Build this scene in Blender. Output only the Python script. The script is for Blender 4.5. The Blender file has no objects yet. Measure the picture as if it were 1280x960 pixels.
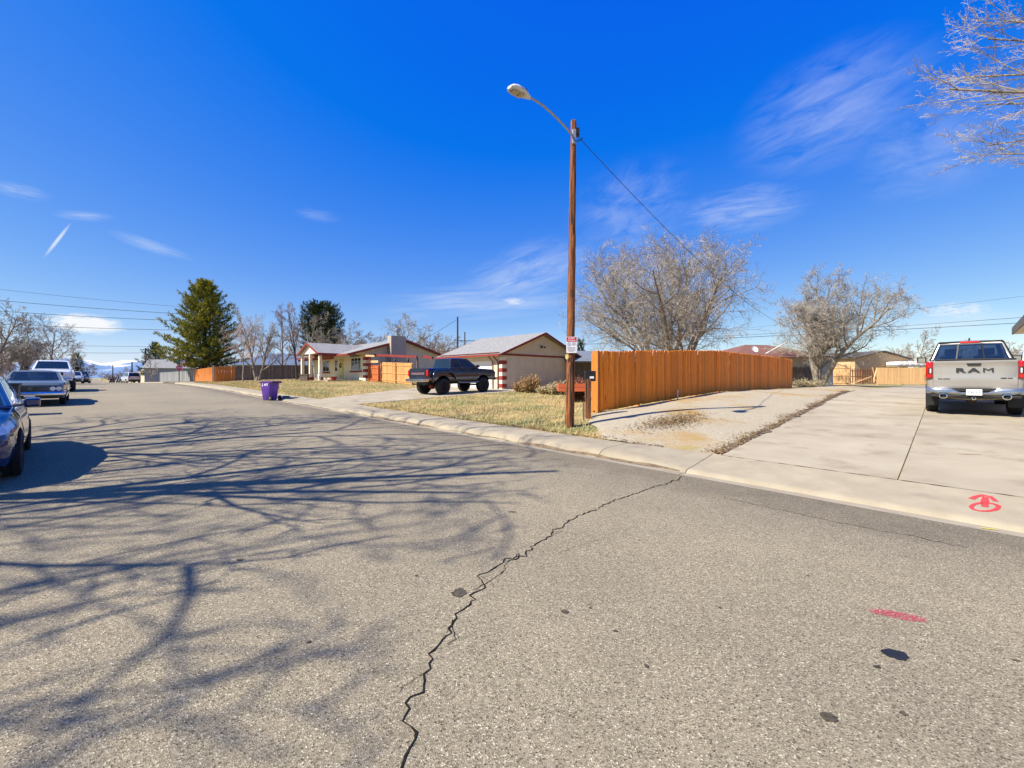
import bpy, bmesh, math, random
import numpy as np
from mathutils import Vector, Matrix
R = math.radians
rnd = random.Random(7)
scene = bpy.context.scene
col = scene.collection

# ------------------------------------------------------------------ camera
F = 545.0; HY = 472.0; CZ = 1.6
cd = bpy.data.cameras.new("camera"); cam = bpy.data.objects.new("camera", cd); col.objects.link(cam)
cam.location = (0, 0, CZ); cam.rotation_euler = (R(90), 0, 0)
cd.sensor_width = 36; cd.lens = F*36/1280; cd.shift_y = -(480-HY)/1280
cd.clip_start = .05; cd.clip_end = 60000
scene.camera = cam

# ------------------------------------------------------------------ light
SUN_EL = R(45.5)
tosun = Vector((-.905, -.425, 0)).normalized()*math.cos(SUN_EL); tosun.z = math.sin(SUN_EL)
sd = bpy.data.lights.new("sun", 'SUN'); so = bpy.data.objects.new("sun", sd); col.objects.link(so)
sd.energy = 4.6; sd.angle = R(.53); sd.color = (1, .945, .84)
so.rotation_euler = tosun.to_track_quat('Z', 'Y').to_euler()
so.location = (-30, -14, 40)
SKY_STR = .12; EXPO = .97
scene.view_settings.view_transform = 'Standard'; scene.view_settings.look = 'None'
scene.view_settings.exposure = EXPO; scene.view_settings.gamma = 1
scene.view_settings.use_curve_mapping = False

def P(px, py, k): return Vector(((px-640)/F*k, k, CZ+(HY-py)/F*k))
def pdir(px, py): return Vector(((px-640)/F, 1, (HY-py)/F)).normalized()

world = bpy.data.worlds.new("World"); scene.world = world; world.use_nodes = True
def build_world():
    nt = world.node_tree; N = nt.nodes; L = nt.links
    N.clear()
    out = N.new('ShaderNodeOutputWorld'); bg = N.new('ShaderNodeBackground'); L.new(bg.outputs[0], out.inputs[0])
    bg.inputs[1].default_value = SKY_STR
    sky = N.new('ShaderNodeTexSky'); sky.sky_type = 'NISHITA'; sky.sun_disc = False
    sky.sun_elevation = SUN_EL
    sky.sun_rotation = math.atan2(tosun.x, tosun.y)
    sky.altitude = 1600; sky.air_density = 1.0; sky.dust_density = .35; sky.ozone_density = 4.0
    # deepen the clear high-altitude blue: per channel a*x+b on the physical sky
    sp = N.new('ShaderNodeSeparateColor'); cbn = N.new('ShaderNodeCombineColor'); L.new(sky.outputs[0], sp.inputs[0])
    for i, (ga, gb, lo_) in enumerate(SKY_MAP):
        m1 = N.new('ShaderNodeMath'); m1.operation = 'MULTIPLY_ADD'; L.new(sp.outputs[i], m1.inputs[0]); m1.inputs[1].default_value = ga; m1.inputs[2].default_value = gb
        m2 = N.new('ShaderNodeMath'); m2.operation = 'MAXIMUM'; L.new(m1.outputs[0], m2.inputs[0]); m2.inputs[1].default_value = lo_
        m3 = N.new('ShaderNodeMath'); m3.operation = 'MINIMUM'; L.new(m2.outputs[0], m3.inputs[0]); m3.inputs[1].default_value = 4.6
        L.new(m3.outputs[0], cbn.inputs[i])
    cur = cbn.outputs[0]
    tc = N.new('ShaderNodeTexCoord'); gen = tc.outputs['Generated']
    def math_(op, a, b=None, c=None):
        m = N.new('ShaderNodeMath'); m.operation = op
        for i, v in enumerate((a, b, c)):
            if v is None: continue
            if isinstance(v, (int, float)): m.inputs[i].default_value = v
            else: L.new(v, m.inputs[i])
        return m.outputs[0]
    def dot(v):
        m = N.new('ShaderNodeVectorMath'); m.operation = 'DOT_PRODUCT'; L.new(gen, m.inputs[0]); m.inputs[1].default_value = v
        return m.outputs['Value']
    total = None
    # px, py, half length, half width (px), tilt degrees (up to the right), strength, noise scale, stretch, edge
    for (px, py, hl, hw, tilt, st, ns, sx, lo, bo) in CLOUDS:
        d = pdir(px, py)
        t = math.radians(tilt)
        e1 = (pdir(px+10*math.cos(t), py-10*math.sin(t))-d).normalized()
        e2 = d.cross(e1).normalized()
        sc = (pdir(px+hl*math.cos(t), py-hl*math.sin(t))-d).length
        sw = (pdir(px-hw*math.sin(t), py-hw*math.cos(t))-d).length
        u = math_('SUBTRACT', dot(e1/sc), d.dot(e1)/sc); v = math_('SUBTRACT', dot(e2/sw), d.dot(e2)/sw)
        r2 = math_('ADD', math_('MULTIPLY', u, u), math_('MULTIPLY', v, v))
        fac = math_('SUBTRACT', 1, r2)
        front = math_('GREATER_THAN', dot(d), 0)
        cv = N.new('ShaderNodeCombineXYZ')
        L.new(math_('MULTIPLY', u, ns*sx), cv.inputs[0]); L.new(math_('MULTIPLY', v, ns), cv.inputs[1]); cv.inputs[2].default_value = px*.37
        nz = N.new('ShaderNodeTexNoise'); nz.inputs['Scale'].default_value = 1; nz.inputs['Detail'].default_value = 7
        nz.inputs['Roughness'].default_value = .62; nz.inputs['Distortion'].default_value = .5
        L.new(cv.outputs[0], nz.inputs['Vector'])
        mr = N.new('ShaderNodeMapRange'); mr.clamp = True
        s_ = math_('ADD', nz.outputs['Fac'], math_('MULTIPLY', fac, bo))
        L.new(s_, mr.inputs[0]); mr.inputs[1].default_value = lo; mr.inputs[2].default_value = lo+.42
        mr.inputs[3].default_value = 0; mr.inputs[4].default_value = st
        c = math_('MULTIPLY', mr.outputs[0], math_('MULTIPLY', front, math_('MULTIPLY', math_('POWER', math_('MAXIMUM', fac, 0), 1.5 if st < 1 else .6), 1.0)))
        total = c if total is None else math_('MAXIMUM', total, c)
    mx = N.new('ShaderNodeMix'); mx.data_type = 'RGBA'
    L.new(math_('MINIMUM', total, 1), mx.inputs[0]); L.new(cur, mx.inputs[6]); mx.inputs[7].default_value = (.93*_k, .96*_k, 1.0*_k, 1)
    L.new(mx.outputs[2], bg.inputs[0])
_k = 2**-EXPO/SKY_STR
SKY_MAP = ((1.32*.12*_k, -.125*_k, .0025*_k), (1.06*.12*_k, -.012*_k, .02), (.25*.12*_k, .75*_k, .02))
CLOUDS = [
    (1035, 140, 190, 85, 24, .27, 4.6, .4, .40, .16), (1165, 185, 150, 80, 14, .22, 4, .5, .42, .14),
    (925, 262, 105, 36, 8, .38, 3.0, .6, .42, .12), (790, 262, 100, 70, 20, .26, 3, .6, .44, .12),
    (655, 345, 110, 46, 20, .48, 3.4, .45, .44, .12), (600, 378, 150, 30, 4, .5, 3.2, .4, .44, .12),
    (643, 377, 24, 8, 0, .8, 2.2, .8, .42, .2), (72, 300, 30, 3.4, 52, .7, 1.2, .4, .30, .3),
    (190, 308, 60, 10, -18, .30, 2.4, .5, .40, .15), (106, 270, 44, 8, -3, .28, 2.4, .5, .42, .15), (22, 238, 52, 12, -12, .28, 2.4, .5, .42, .15),
    (108, 405, 54, 14, -5, 1.5, 2.6, 1, .44, .34), (398, 269, 34, 11, -8, .14, 2.4, .5, .42, .15),
    (1195, 388, 52, 11, 4, 1.0, 3.4, 1, .46, .16), (1180, 402, 150, 20, 3, .45, 3, .4, .42, .12),
]
build_world()

# ------------------------------------------------------------------ helpers
def tag(o, label=None, cat=None, group=None, kind=None):
    if label: o['label'] = label
    if cat: o['category'] = cat
    if group: o['group'] = group
    if kind: o['kind'] = kind
    return o
def empty(name, loc=(0, 0, 0), rz=0, label=None, cat=None, group=None, kind=None):
    o = bpy.data.objects.new(name, None); col.objects.link(o); o.location = loc; o.rotation_euler = (0, 0, rz)
    o.empty_display_size = .3
    return tag(o, label, cat, group, kind)
def linkmesh(name, me, m=None, parent=None, loc=None, rot=None):
    o = bpy.data.objects.new(name, me); col.objects.link(o)
    if m is not None and not me.materials: me.materials.append(m)
    if parent is not None: o.parent = parent
    if loc is not None: o.location = loc
    if rot is not None: o.rotation_euler = rot
    return o
def copy_tree(o, parent=None):
    c = o.copy(); col.objects.link(c); c.parent = parent
    for ch in list(o.children): copy_tree(ch, c)
    return c
class MB:
    def __init__(s): s.v = []; s.f = []
    def quad(s, a, b, c, d):
        n = len(s.v); s.v += [tuple(a), tuple(b), tuple(c), tuple(d)]; s.f.append((n, n+1, n+2, n+3)); return s
    def poly(s, pts):
        n = len(s.v); s.v += [tuple(p) for p in pts]; s.f.append(tuple(range(n, n+len(pts)))); return s
    def box(s, x0, x1, y0, y1, z0, z1, M=None):
        n = len(s.v)
        ps = [Vector(p) for p in ((x0,y0,z0),(x1,y0,z0),(x1,y1,z0),(x0,y1,z0),(x0,y0,z1),(x1,y0,z1),(x1,y1,z1),(x0,y1,z1))]
        if M is not None: ps = [M @ p for p in ps]
        s.v += [tuple(p) for p in ps]
        for f in ((0,3,2,1),(4,5,6,7),(0,1,5,4),(1,2,6,5),(2,3,7,6),(3,0,4,7)): s.f.append(tuple(n+i for i in f))
        return s
    def bar(s, a, b, w, h=None):   # rectangular bar from a to b
        a = Vector(a); b = Vector(b); h = h or w; d = (b-a); Lg = d.length
        q = d.to_track_quat('X', 'Z'); M = Matrix.Translation(a) @ q.to_matrix().to_4x4()
        return s.box(0, Lg, -w/2, w/2, -h/2, h/2, M)
    def tube(s, pts, rad, n=6, cap=True):
        pts = [Vector(p) for p in pts]
        if isinstance(rad, (int, float)): rad = [rad]*len(pts)
        d0 = (pts[-1]-pts[0])
        ref = Vector((0, 0, 1)) if abs(d0.normalized().z) < .8 else Vector((1, 0, 0))
        base = len(s.v)
        for i, p in enumerate(pts):
            d = (pts[min(i+1, len(pts)-1)]-pts[max(i-1, 0)]).normalized()
            a = d.cross(ref); a.normalize(); b = d.cross(a)
            for j in range(n):
                t = 2*math.pi*j/n
                s.v.append(tuple(p+a*(math.cos(t)*rad[i])+b*(math.sin(t)*rad[i])))
        for i in range(len(pts)-1):
            for j in range(n):
                s.f.append((base+i*n+j, base+i*n+(j+1) % n, base+(i+1)*n+(j+1) % n, base+(i+1)*n+j))
        if cap:
            s.f.append(tuple(base+j for j in range(n))[::-1]); s.f.append(tuple(base+(len(pts)-1)*n+j for j in range(n)))
        return s
    def lathe(s, prof, n=16, M=None):   # prof: (r, z) along axis z
        base = len(s.v)
        for (r, z) in prof:
            for j in range(n):
                t = 2*math.pi*j/n; p = Vector((r*math.cos(t), r*math.sin(t), z))
                if M is not None: p = M @ p
                s.v.append(tuple(p))
        for i in range(len(prof)-1):
            for j in range(n):
                s.f.append((base+i*n+j, base+i*n+(j+1) % n, base+(i+1)*n+(j+1) % n, base+(i+1)*n+j))
        s.f.append(tuple(base+j for j in range(n))[::-1]); s.f.append(tuple(base+(len(prof)-1)*n+j for j in range(n)))
        return s
    def prism(s, poly, a, b):   # poly in 3-D points, extruded by vector (b-a)
        d = Vector(b)-Vector(a); n = len(s.v); m = len(poly)
        s.v += [tuple(Vector(p)) for p in poly]+[tuple(Vector(p)+d) for p in poly]
        s.f.append(tuple(range(n, n+m))[::-1]); s.f.append(tuple(range(n+m, n+2*m)))
        for i in range(m): s.f.append((n+i, n+(i+1) % m, n+m+(i+1) % m, n+m+i))
        return s
    def mesh(s, name, smooth=None):
        me = bpy.data.meshes.new(name); me.from_pydata(s.v, [], s.f); me.update()
        if smooth is not None:
            me.polygons.foreach_set('use_smooth', [True]*len(me.polygons))
            me.set_sharp_from_angle(angle=R(smooth))
        return me
    def build(s, name, m, parent=None, smooth=None, fix=False, bevel=None):
        me = s.mesh(name, smooth)
        if fix:
            bm = bmesh.new(); bm.from_mesh(me); bmesh.ops.remove_doubles(bm, verts=bm.verts, dist=.0005)
            bmesh.ops.recalc_face_normals(bm, faces=bm.faces); bm.to_mesh(me); bm.free()
        o = linkmesh(name, me, m, parent)
        if bevel:
            b = o.modifiers.new('bevel', 'BEVEL'); b.width = bevel; b.segments = 2; b.limit_method = 'ANGLE'
        return o

# ------------------------------------------------------------------ materials
def srgb(r, g, b):
    f = lambda c: ((c/255+.055)/1.055)**2.4 if c > 10 else c/255/12.92
    return (f(r), f(g), f(b))
_m = {}
def mat(name, c1, c2=None, scale=4., rough=.8, bump=0., bscale=None, metal=0., spec=.3, coord='Object', stretch=(1, 1, 1),
        detail=5, lo=.35, hi=.65, c3=None, s3=None, lo3=.6, hi3=.7, rand=0., coat=0.):
    if name in _m: return _m[name]
    m = bpy.data.materials.new(name); m.use_nodes = True; nt = m.node_tree; N = nt.nodes; L = nt.links
    b = N['Principled BSDF']; b.inputs['Roughness'].default_value = rough; b.inputs['Metallic'].default_value = metal
    b.inputs['Specular IOR Level'].default_value = spec; b.inputs['Coat Weight'].default_value = coat
    b.inputs['Coat Roughness'].default_value = .05
    tc = N.new('ShaderNodeTexCoord'); mp = N.new('ShaderNodeMapping'); L.new(tc.outputs[coord], mp.inputs[0])
    mp.inputs['Scale'].default_value = stretch
    vec = mp.outputs[0]
    oi = N.new('ShaderNodeObjectInfo')
    if rand:
        ad = N.new('ShaderNodeVectorMath'); ad.operation = 'ADD'; L.new(vec, ad.inputs[0])
        ml = N.new('ShaderNodeMath'); ml.operation = 'MULTIPLY'; ml.inputs[1].default_value = 37; L.new(oi.outputs['Random'], ml.inputs[0])
        L.new(ml.outputs[0], ad.inputs[1]); vec = ad.outputs[0]
    def noise(sc, dt):
        n = N.new('ShaderNodeTexNoise'); n.inputs['Scale'].default_value = sc; n.inputs['Detail'].default_value = dt
        n.inputs['Roughness'].default_value = .6; L.new(vec, n.inputs['Vector']); return n.outputs['Fac']
    def rng(x, a, b_):
        r = N.new('ShaderNodeMapRange'); L.new(x, r.inputs[0]); r.inputs[1].default_value = a; r.inputs[2].default_value = b_; return r.outputs[0]
    def mix(f, a, b_, bt='MIX'):
        x = N.new('ShaderNodeMix'); x.data_type = 'RGBA'; x.blend_type = bt
        for i, v in ((0, f), (6, a), (7, b_)):
            if isinstance(v, (int, float)): x.inputs[i].default_value = v
            elif isinstance(v, tuple): x.inputs[i].default_value = (*v[:3], 1)
            else: L.new(v, x.inputs[i])
        return x.outputs[2]
    c = None
    if c2 is None: c2 = tuple(x*.86 for x in c1)
    c = mix(rng(noise(scale, detail), lo, hi), c1, c2)
    if c3: c = mix(rng(noise(s3, 6), lo3, hi3), c, c3)
    if rand:
        r = N.new('ShaderNodeMapRange'); L.new(oi.outputs['Random'], r.inputs[0]); r.inputs[3].default_value = 1-rand; r.inputs[4].default_value = 1+rand
        cb = N.new('ShaderNodeCombineColor')
        for i in range(3): L.new(r.outputs[0], cb.inputs[i])
        c = mix(1., c, cb.outputs[0], 'MULTIPLY')
    L.new(c, b.inputs['Base Color'])
    if bump:
        bp = N.new('ShaderNodeBump'); bp.inputs['Strength'].default_value = min(1, bump); bp.inputs['Distance'].default_value = .02 if bump <= 1 else .02*bump
        L.new(noise(bscale or scale*4, 6), bp.inputs['Height']); L.new(bp.outputs[0], b.inputs['Normal'])
    _m[name] = m
    m['c'] = 0
    return m
def glassmat(name, tint, alpha=.5, rough=.02):
    m = bpy.data.materials.new(name); m.use_nodes = True; nt = m.node_tree; N = nt.nodes; L = nt.links
    b = N['Principled BSDF']; b.inputs['Base Color'].default_value = (*tint, 1); b.inputs['Roughness'].default_value = rough
    b.inputs['Specular IOR Level'].default_value = .8
    tr = N.new('ShaderNodeBsdfTransparent'); tr.inputs[0].default_value = (.45+tint[0], .5+tint[1], .52+tint[2], 1)
    mx = N.new('ShaderNodeMixShader'); mx.inputs[0].default_value = alpha
    L.new(tr.outputs[0], mx.inputs[1]); L.new(b.outputs[0], mx.inputs[2]); L.new(mx.outputs[0], N['Material Output'].inputs[0])
    return m
def asphalt_mat():
    m = bpy.data.materials.new('asphalt'); m.use_nodes = True; nt = m.node_tree; N = nt.nodes; L = nt.links
    b = N['Principled BSDF']; b.inputs['Roughness'].default_value = .85; b.inputs['Specular IOR Level'].default_value = .25
    tc = N.new('ShaderNodeTexCoord'); vec = tc.outputs['Object']
    def noise(sc, dt, rg=.6):
        n = N.new('ShaderNodeTexNoise'); n.inputs['Scale'].default_value = sc; n.inputs['Detail'].default_value = dt
        n.inputs['Roughness'].default_value = rg; L.new(vec, n.inputs['Vector']); return n.outputs['Fac']
    def ramp(x, els):
        r = N.new('ShaderNodeValToRGB'); L.new(x, r.inputs[0]); e = r.color_ramp.elements
        e[0].position = els[0][0]; e[0].color = (*els[0][1], 1); e[1].position = els[-1][0]; e[1].color = (*els[-1][1], 1)
        for p, c in els[1:-1]: q = e.new(p); q.color = (*c, 1)
        return r.outputs[0]
    def mix(f, a, b_, bt='MIX'):
        x = N.new('ShaderNodeMix'); x.data_type = 'RGBA'; x.blend_type = bt
        for i, v in ((0, f), (6, a), (7, b_)):
            if isinstance(v, (int, float)): x.inputs[i].default_value = v
            else: L.new(v, x.inputs[i])
        return x.outputs[2]
    vo = N.new('ShaderNodeTexVoronoi'); vo.inputs['Scale'].default_value = 140; L.new(vec, vo.inputs['Vector'])
    sep = N.new('ShaderNodeSeparateColor'); L.new(vo.outputs['Color'], sep.inputs[0])
    agg = ramp(sep.outputs[0], [(0, (.06, .05, .033)), (.12, (.18, .148, .094)), (.45, (.25, .207, .134)), (.75, (.29, .242, .158)), (.94, (.37, .315, .21)), (1, (.58, .51, .36))])
    fine = ramp(noise(170, 3), [(.3, (.55, .55, .55)), (.7, (1.3, 1.3, 1.3))])
    c = mix(.8, agg, fine, 'MULTIPLY')
    big = ramp(noise(.28, 8), [(.30, (.80, .80, .82)), (.42, (.94, .94, .95)), (.5, (1, 1, 1)), (.58, (1.06, 1.05, 1.04)), (.72, (1.2, 1.18, 1.14))])
    c = mix(1., c, big, 'MULTIPLY')
    mid = ramp(noise(3.2, 5), [(.28, (.93, .93, .93)), (.72, (1.06, 1.06, 1.05))])
    c = mix(1., c, mid, 'MULTIPLY')
    spots = ramp(noise(5.5, 2), [(.74, (1, 1, 1)), (.8, (.55, .54, .52))])
    c = mix(.7, c, spots, 'MULTIPLY')
    # across-street coordinate: darker oily band beside the gutter, slightly polished wheel lanes
    dn = N.new('ShaderNodeVectorMath'); dn.operation = 'DOT_PRODUCT'; L.new(vec, dn.inputs[0]); dn.inputs[1].default_value = (.721, .693, 0)
    wob = N.new('ShaderNodeMath'); wob.operation = 'MULTIPLY_ADD'; L.new(noise(.9, 4), wob.inputs[0]); wob.inputs[1].default_value = 1.5; L.new(dn.outputs['Value'], wob.inputs[2])
    def rr(x, els):
        r = N.new('ShaderNodeMapRange'); L.new(x, r.inputs[0]); r.inputs[1].default_value = 0; r.inputs[2].default_value = 10; return ramp(r.outputs[0], els)
    c = mix(1., c, rr(wob.outputs[0], [(0, (.97, .97, .97)), (.22, (1.05, 1.05, 1.04)), (.34, (.97, .97, .97)), (.50, (1.05, 1.05, 1.04)), (.64, (.98, .98, .98)), (.69, (.78, .77, .76)), (1, (.74, .73, .72))]), 'MULTIPLY')
    L.new(c, b.inputs['Base Color'])
    bp = N.new('ShaderNodeBump'); bp.inputs['Strength'].default_value = .6; bp.inputs['Distance'].default_value = .006
    L.new(vo.outputs['Distance'], bp.inputs['Height']); L.new(bp.outputs[0], b.inputs['Normal'])
    return m
M_asph = asphalt_mat()
M_conc = mat('concrete', (.41, .347, .237), (.325, .27, .18), .7, .85, .35, 60, detail=10, c3=(.24, .19, .115), s3=1.1, lo3=.53, hi3=.72, rand=.05)
M_curb = mat('curb_concrete', (.345, .29, .196), (.285, .237, .158), 2.2, .88, .3, 40, c3=(.25, .2, .145), s3=2.3, lo3=.56, hi3=.74, rand=.06)
M_dirt = mat('dirt', (.20, .145, .09), (.11, .08, .05), 9, .95, .8, 30)
M_lawn = mat('dry_lawn', (.42, .315, .13), (.30, .21, .085), 2.4, .95, 1, 26, c3=(.17, .18, .06), s3=.5, lo3=.46, hi3=.62)
M_gravel = mat('gravel_bed', (.47, .40, .275), (.30, .25, .165), 22, .95, 1, 45, detail=9, c3=(.36, .235, .085), s3=.42, lo3=.52, hi3=.64)
M_wood = mat('stained_wood', (.95, .275, .008), (.80, .195, .007), 5, .62, .35, 14, stretch=(6, 6, .55), rand=.2, c3=(.30, .06, .008), s3=3.2, lo3=.60, hi3=.70)
M_wood_end = mat('orange_wood', (.56, .19, .028), (.44, .13, .02), 5, .65, .3, 14, stretch=(6, 6, .6), rand=.08)
M_cedar = mat('cedar_wood', (.60, .32, .12), (.48, .22, .07), 4, .7, .3, 12, stretch=(5, 5, .6), rand=.14)
M_pale = mat('pale_pine_wood', (.66, .42, .20), (.56, .32, .13), 4, .7, .3, 12, stretch=(5, 5, .6), rand=.1)
M_grey_wood = mat('weathered_wood', (.17, .13, .10), (.10, .075, .06), 4, .85, .4, 12, stretch=(5, 5, .6), rand=.25, c3=(.26, .16, .08), s3=1.2)
M_pole = mat('pole_wood', (.34, .115, .032), (.14, .05, .02), 6, .85, .9, 18, stretch=(5, 5, .30), c3=(.03, .02, .015), s3=4, lo3=.50, hi3=.60)
M_darkpole = mat('far_pole_wood', (.07, .05, .04), rough=.9)
M_trim = mat('red_trim', (.26, .04, .028), (.20, .03, .022), 3, .6)
M_redbrick = mat('red_quoin', (.36, .055, .035), (.25, .04, .03), 8, .8, .3)
M_stucco = mat('beige_stucco', (.66, .56, .40), (.58, .49, .34), 2, .92, .5, 70)
M_cream = mat('cream_stucco', (.80, .72, .52), (.72, .63, .44), 2, .9, .4, 60)
M_white = mat('white_paint', (.80, .78, .74), (.72, .70, .66), 1.5, .6)
M_shingle = mat('grey_shingle', (.31, .30, .28), (.17, .165, .155), 7, .92, .9, 26, stretch=(1, 1, 1), c3=(.36, .35, .33), s3=14)
M_brown_shingle = mat('brown_shingle', (.22, .10, .07), (.15, .07, .05), 6, .92, .9, 26)
M_tan_shingle = mat('tan_shingle', (.33, .27, .19), (.25, .2, .14), 6, .92, .9, 26)
M_dark = mat('dark_rubber', (.018, .018, .02), (.03, .028, .026), 8, .8)
M_black = mat('black_plastic', (.012, .012, .013), (.02, .02, .02), 5, .5)
M_chrome = mat('chrome', (.75, .76, .78), (.6, .61, .62), 3, .12, metal=1.)
M_metal = mat('galvanised_metal', (.42, .43, .43), (.3, .3, .3), 6, .45, metal=.7)
M_alu = mat('wheel_alloy', (.45, .46, .48), (.3, .3, .32), 6, .3, metal=.9)
M_bark = mat('pale_bark', (.30, .25, .19), (.14, .115, .09), 7, .9, .6, 20, stretch=(2, 2, .6))
M_twig = mat('pale_twigs', (.44, .38, .30), (.19, .16, .125), 1.6, .9, lo=.42, hi=.58)
M_twig2 = mat('brown_twigs', (.30, .215, .15), (.20, .14, .10), 1.2, .9)
M_pine = mat('pine_needles', (.44, .40, .06), (.17, .20, .045), 1.1, .8, lo=.4, hi=.6)
M_pine2 = mat('dark_pine_needles', (.13, .16, .06), (.06, .085, .04), 1.1, .8)
M_glass = glassmat('tinted_glass', (.015, .03, .06), .62)
M_glassd = glassmat('dark_glass', (.01, .02, .035), .86)
M_wglass = glassmat('window_glass', (.03, .045, .06), .8)
M_red = mat('red_lens', (.55, .01, .008), (.4, .005, .005), 5, .2, coat=1)
M_lens = mat('clear_lens', (.80, .82, .85), (.6, .62, .66), 18, .12, coat=1)
M_crack = mat('crack_gap', (.012, .010, .008), (.03, .024, .018), 40, 1., spec=0)
M_tar = mat('tar', (.012, .014, .018), (.02, .02, .022), 12, .6)
M_stain = mat('oil_stain', (.035, .03, .02), (.10, .08, .05), 30, .8)

# ------------------------------------------------------------------ street frame: s runs along the street, t across it to the right
U = Vector((-.693, .721, 0)).normalized(); NV = Vector((U.y, -U.x, 0))
ZP = [(-4000, -3.), (-300, -2.5), (-60, -.9), (-20, -.35), (0, 0), (13, .21), (29, .5), (42, .74), (55, .87), (64, .9), (80, .84), (110, .6), (295, -.8), (1000, -2), (30000, -20)]
_zx = [p[0] for p in ZP]; _zy = [p[1] for p in ZP]
_tan = [0]*len(ZP)
for i in range(1, len(ZP)-1): _tan[i] = (_zy[i+1]-_zy[i-1])/(_zx[i+1]-_zx[i-1])
def zs(s):
    if s <= _zx[0]: return _zy[0]
    if s >= _zx[-1]: return _zy[-1]
    for i in range(len(ZP)-1):
        if s <= _zx[i+1]: break
    h = _zx[i+1]-_zx[i]; q = (s-_zx[i])/h
    return ((1+2*q)*(1-q)**2)*_zy[i]+q*(1-q)**2*h*_tan[i]+q*q*(3-2*q)*_zy[i+1]+q*q*(q-1)*h*_tan[i+1]
T0 = 7.04; T1 = 8.15; TL = -2.9; TL1 = -4.1
CP = []
for s in (-30, -15, -8, -2, 1, 3, 5, 8, 12, 18, 22, 30, 40, 50, 60, 75, 95): CP.append((s, T1, .14))
CP += [(-30, 20, .6), (-30, 40, .9), (-10, 12, .3), (-10, 20, .65), (-10, 30, .9), (-10, 60, .9),
       (-2, 12, .30), (-2, 16, .46), (-2, 19, .57), (-2, 24, .77), (-2, 30, .86), (-2, 45, .8), (-2, 62, .75),
       (1, 12, .28), (1, 16, .43), (1, 19, .54), (1, 24, .74), (1, 30, .84), (1, 45, .76), (1, 62, .75),
       (3.3, 12, .27), (3.4, 16, .42), (3.6, 19, .53), (3.8, 24, .74), (4.2, 30, .82), (4.5, 45, .74), (4.5, 62, .7),
       (8, 10.8, .38), (8, 14.2, .54), (8, 17.6, .70), (8, 20.6, .82), (8, 25.6, .80), (8, 32.4, .74), (8, 45, .7), (8, 62, .7),
       (7, 9, .2), (12, 12, .3), (12, 20, .6), (12, 35, .7), (20, 13.8, .32), (22, 20, .43), (29, 20, .42), (20, 30, .5), (29, 30, .5),
       (20, 10.5, .22), (33, 12, .42), (34, 18, .6), (41, 11, .4), (41, 15, .64), (41, 20, .66), (50, 10.5, .3), (50, 16, .58), (45, 30, .6), (62, 10.6, .16), (62, 14, .35), (62, 20, .5), (62, 35, .5),
       (80, 12, .2), (80, 25, .3), (95, 20, .2), (95, 40, .2), (12, 62, .6), (30, 62, .6), (60, 62, .5), (95, 62, .3), (-30, 62, .8)]
_c = np.array(CP); _xy = _c[:, :2]
def _phi(r): return r
_D = np.sqrt(((_xy[:, None]-_xy[None])**2).sum(-1))
_A = np.zeros((len(CP)+3,)*2); _A[:len(CP), :len(CP)] = _phi(_D)+np.eye(len(CP))*-.15
_A[:len(CP), -3] = 1; _A[:len(CP), -2:] = _xy; _A[-3, :len(CP)] = 1; _A[-2:, :len(CP)] = _xy.T
_W = np.linalg.solve(_A, np.concatenate([_c[:, 2], np.zeros(3)]))
def hh(s, t):
    s = min(max(s, -30), 95); t = min(t, 62)
    d = np.sqrt(((_xy-np.array((s, t)))**2).sum(-1))
    return float(_phi(d) @ _W[:-3]+_W[-3]+_W[-2]*s+_W[-1]*t)
def H(s, t):
    if t >= T1: return zs(s)+.13+(hh(s, t)-hh(s, T1))
    if t <= TL1: return zs(s)+.13+min(.25, .03*(TL1-t))
    return zs(s)+.13
def ST(s, t, z=None):
    p = U*s+NV*t; p.z = H(s, t) if z is None else z; return p
def HXY(x, y): p = Vector((x, y, 0)); return H(p.dot(U), p.dot(NV))
def G(px, k):
    x = (px-640)/F*k; return Vector((x, k, HXY(x, k)))
ANG_U = math.atan2(U.y, U.x); ANG_N = math.atan2(NV.y, NV.x)
def axis(a, b, fine, r=1.18):   # graded coordinates beyond [a,b]
    v = list(np.arange(a, b+1e-6, fine)); st = fine
    x = b
    while x < 26000: st *= r; x += st; v.append(x)
    x = a; st = fine
    while x > -26000: st *= r; x -= st; v.insert(0, x)
    return v
def grid(name, ss, ts, zf, m, parent=None):
    v = []; f = []
    nt_ = len(ts)
    for s in ss:
        for t in ts:
            p = U*s+NV*t; v.append((p.x, p.y, zf(s, t)))
    for i in range(len(ss)-1):
        for j in range(nt_-1):
            a = i*nt_+j; f.append((a, a+1, a+nt_+1, a+nt_)[::-1])
    me = bpy.data.meshes.new(name); me.from_pydata(v, [], f); me.update()
    me.polygons.foreach_set('use_smooth', [True]*len(me.polygons))
    return linkmesh(name, me, m, parent)
# ground sheet
gs = axis(-14, 66, .8, 1.2)
gt = sorted(set([round(x, 3) for x in np.arange(8.16, 36, .8)]+[T1-.3, TL1+.3, TL, 2, T0]+[TL1-.01-x for x in (0, .8, 1.6, 2.6, 4, 6, 9, 13, 20, 30, 45, 70, 110, 180, 300, 600, 1500, 5000, 24000)]+[37, 40, 44, 49, 55, 62, 75, 95, 130, 200, 350, 800, 3000, 10000, 24000]))
def gz(s, t):
    if TL1 < t < T1: return zs(s)-.25
    return H(s, t)
ground = grid('ground', gs, gt, gz, M_lawn); tag(ground, kind='structure')
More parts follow.
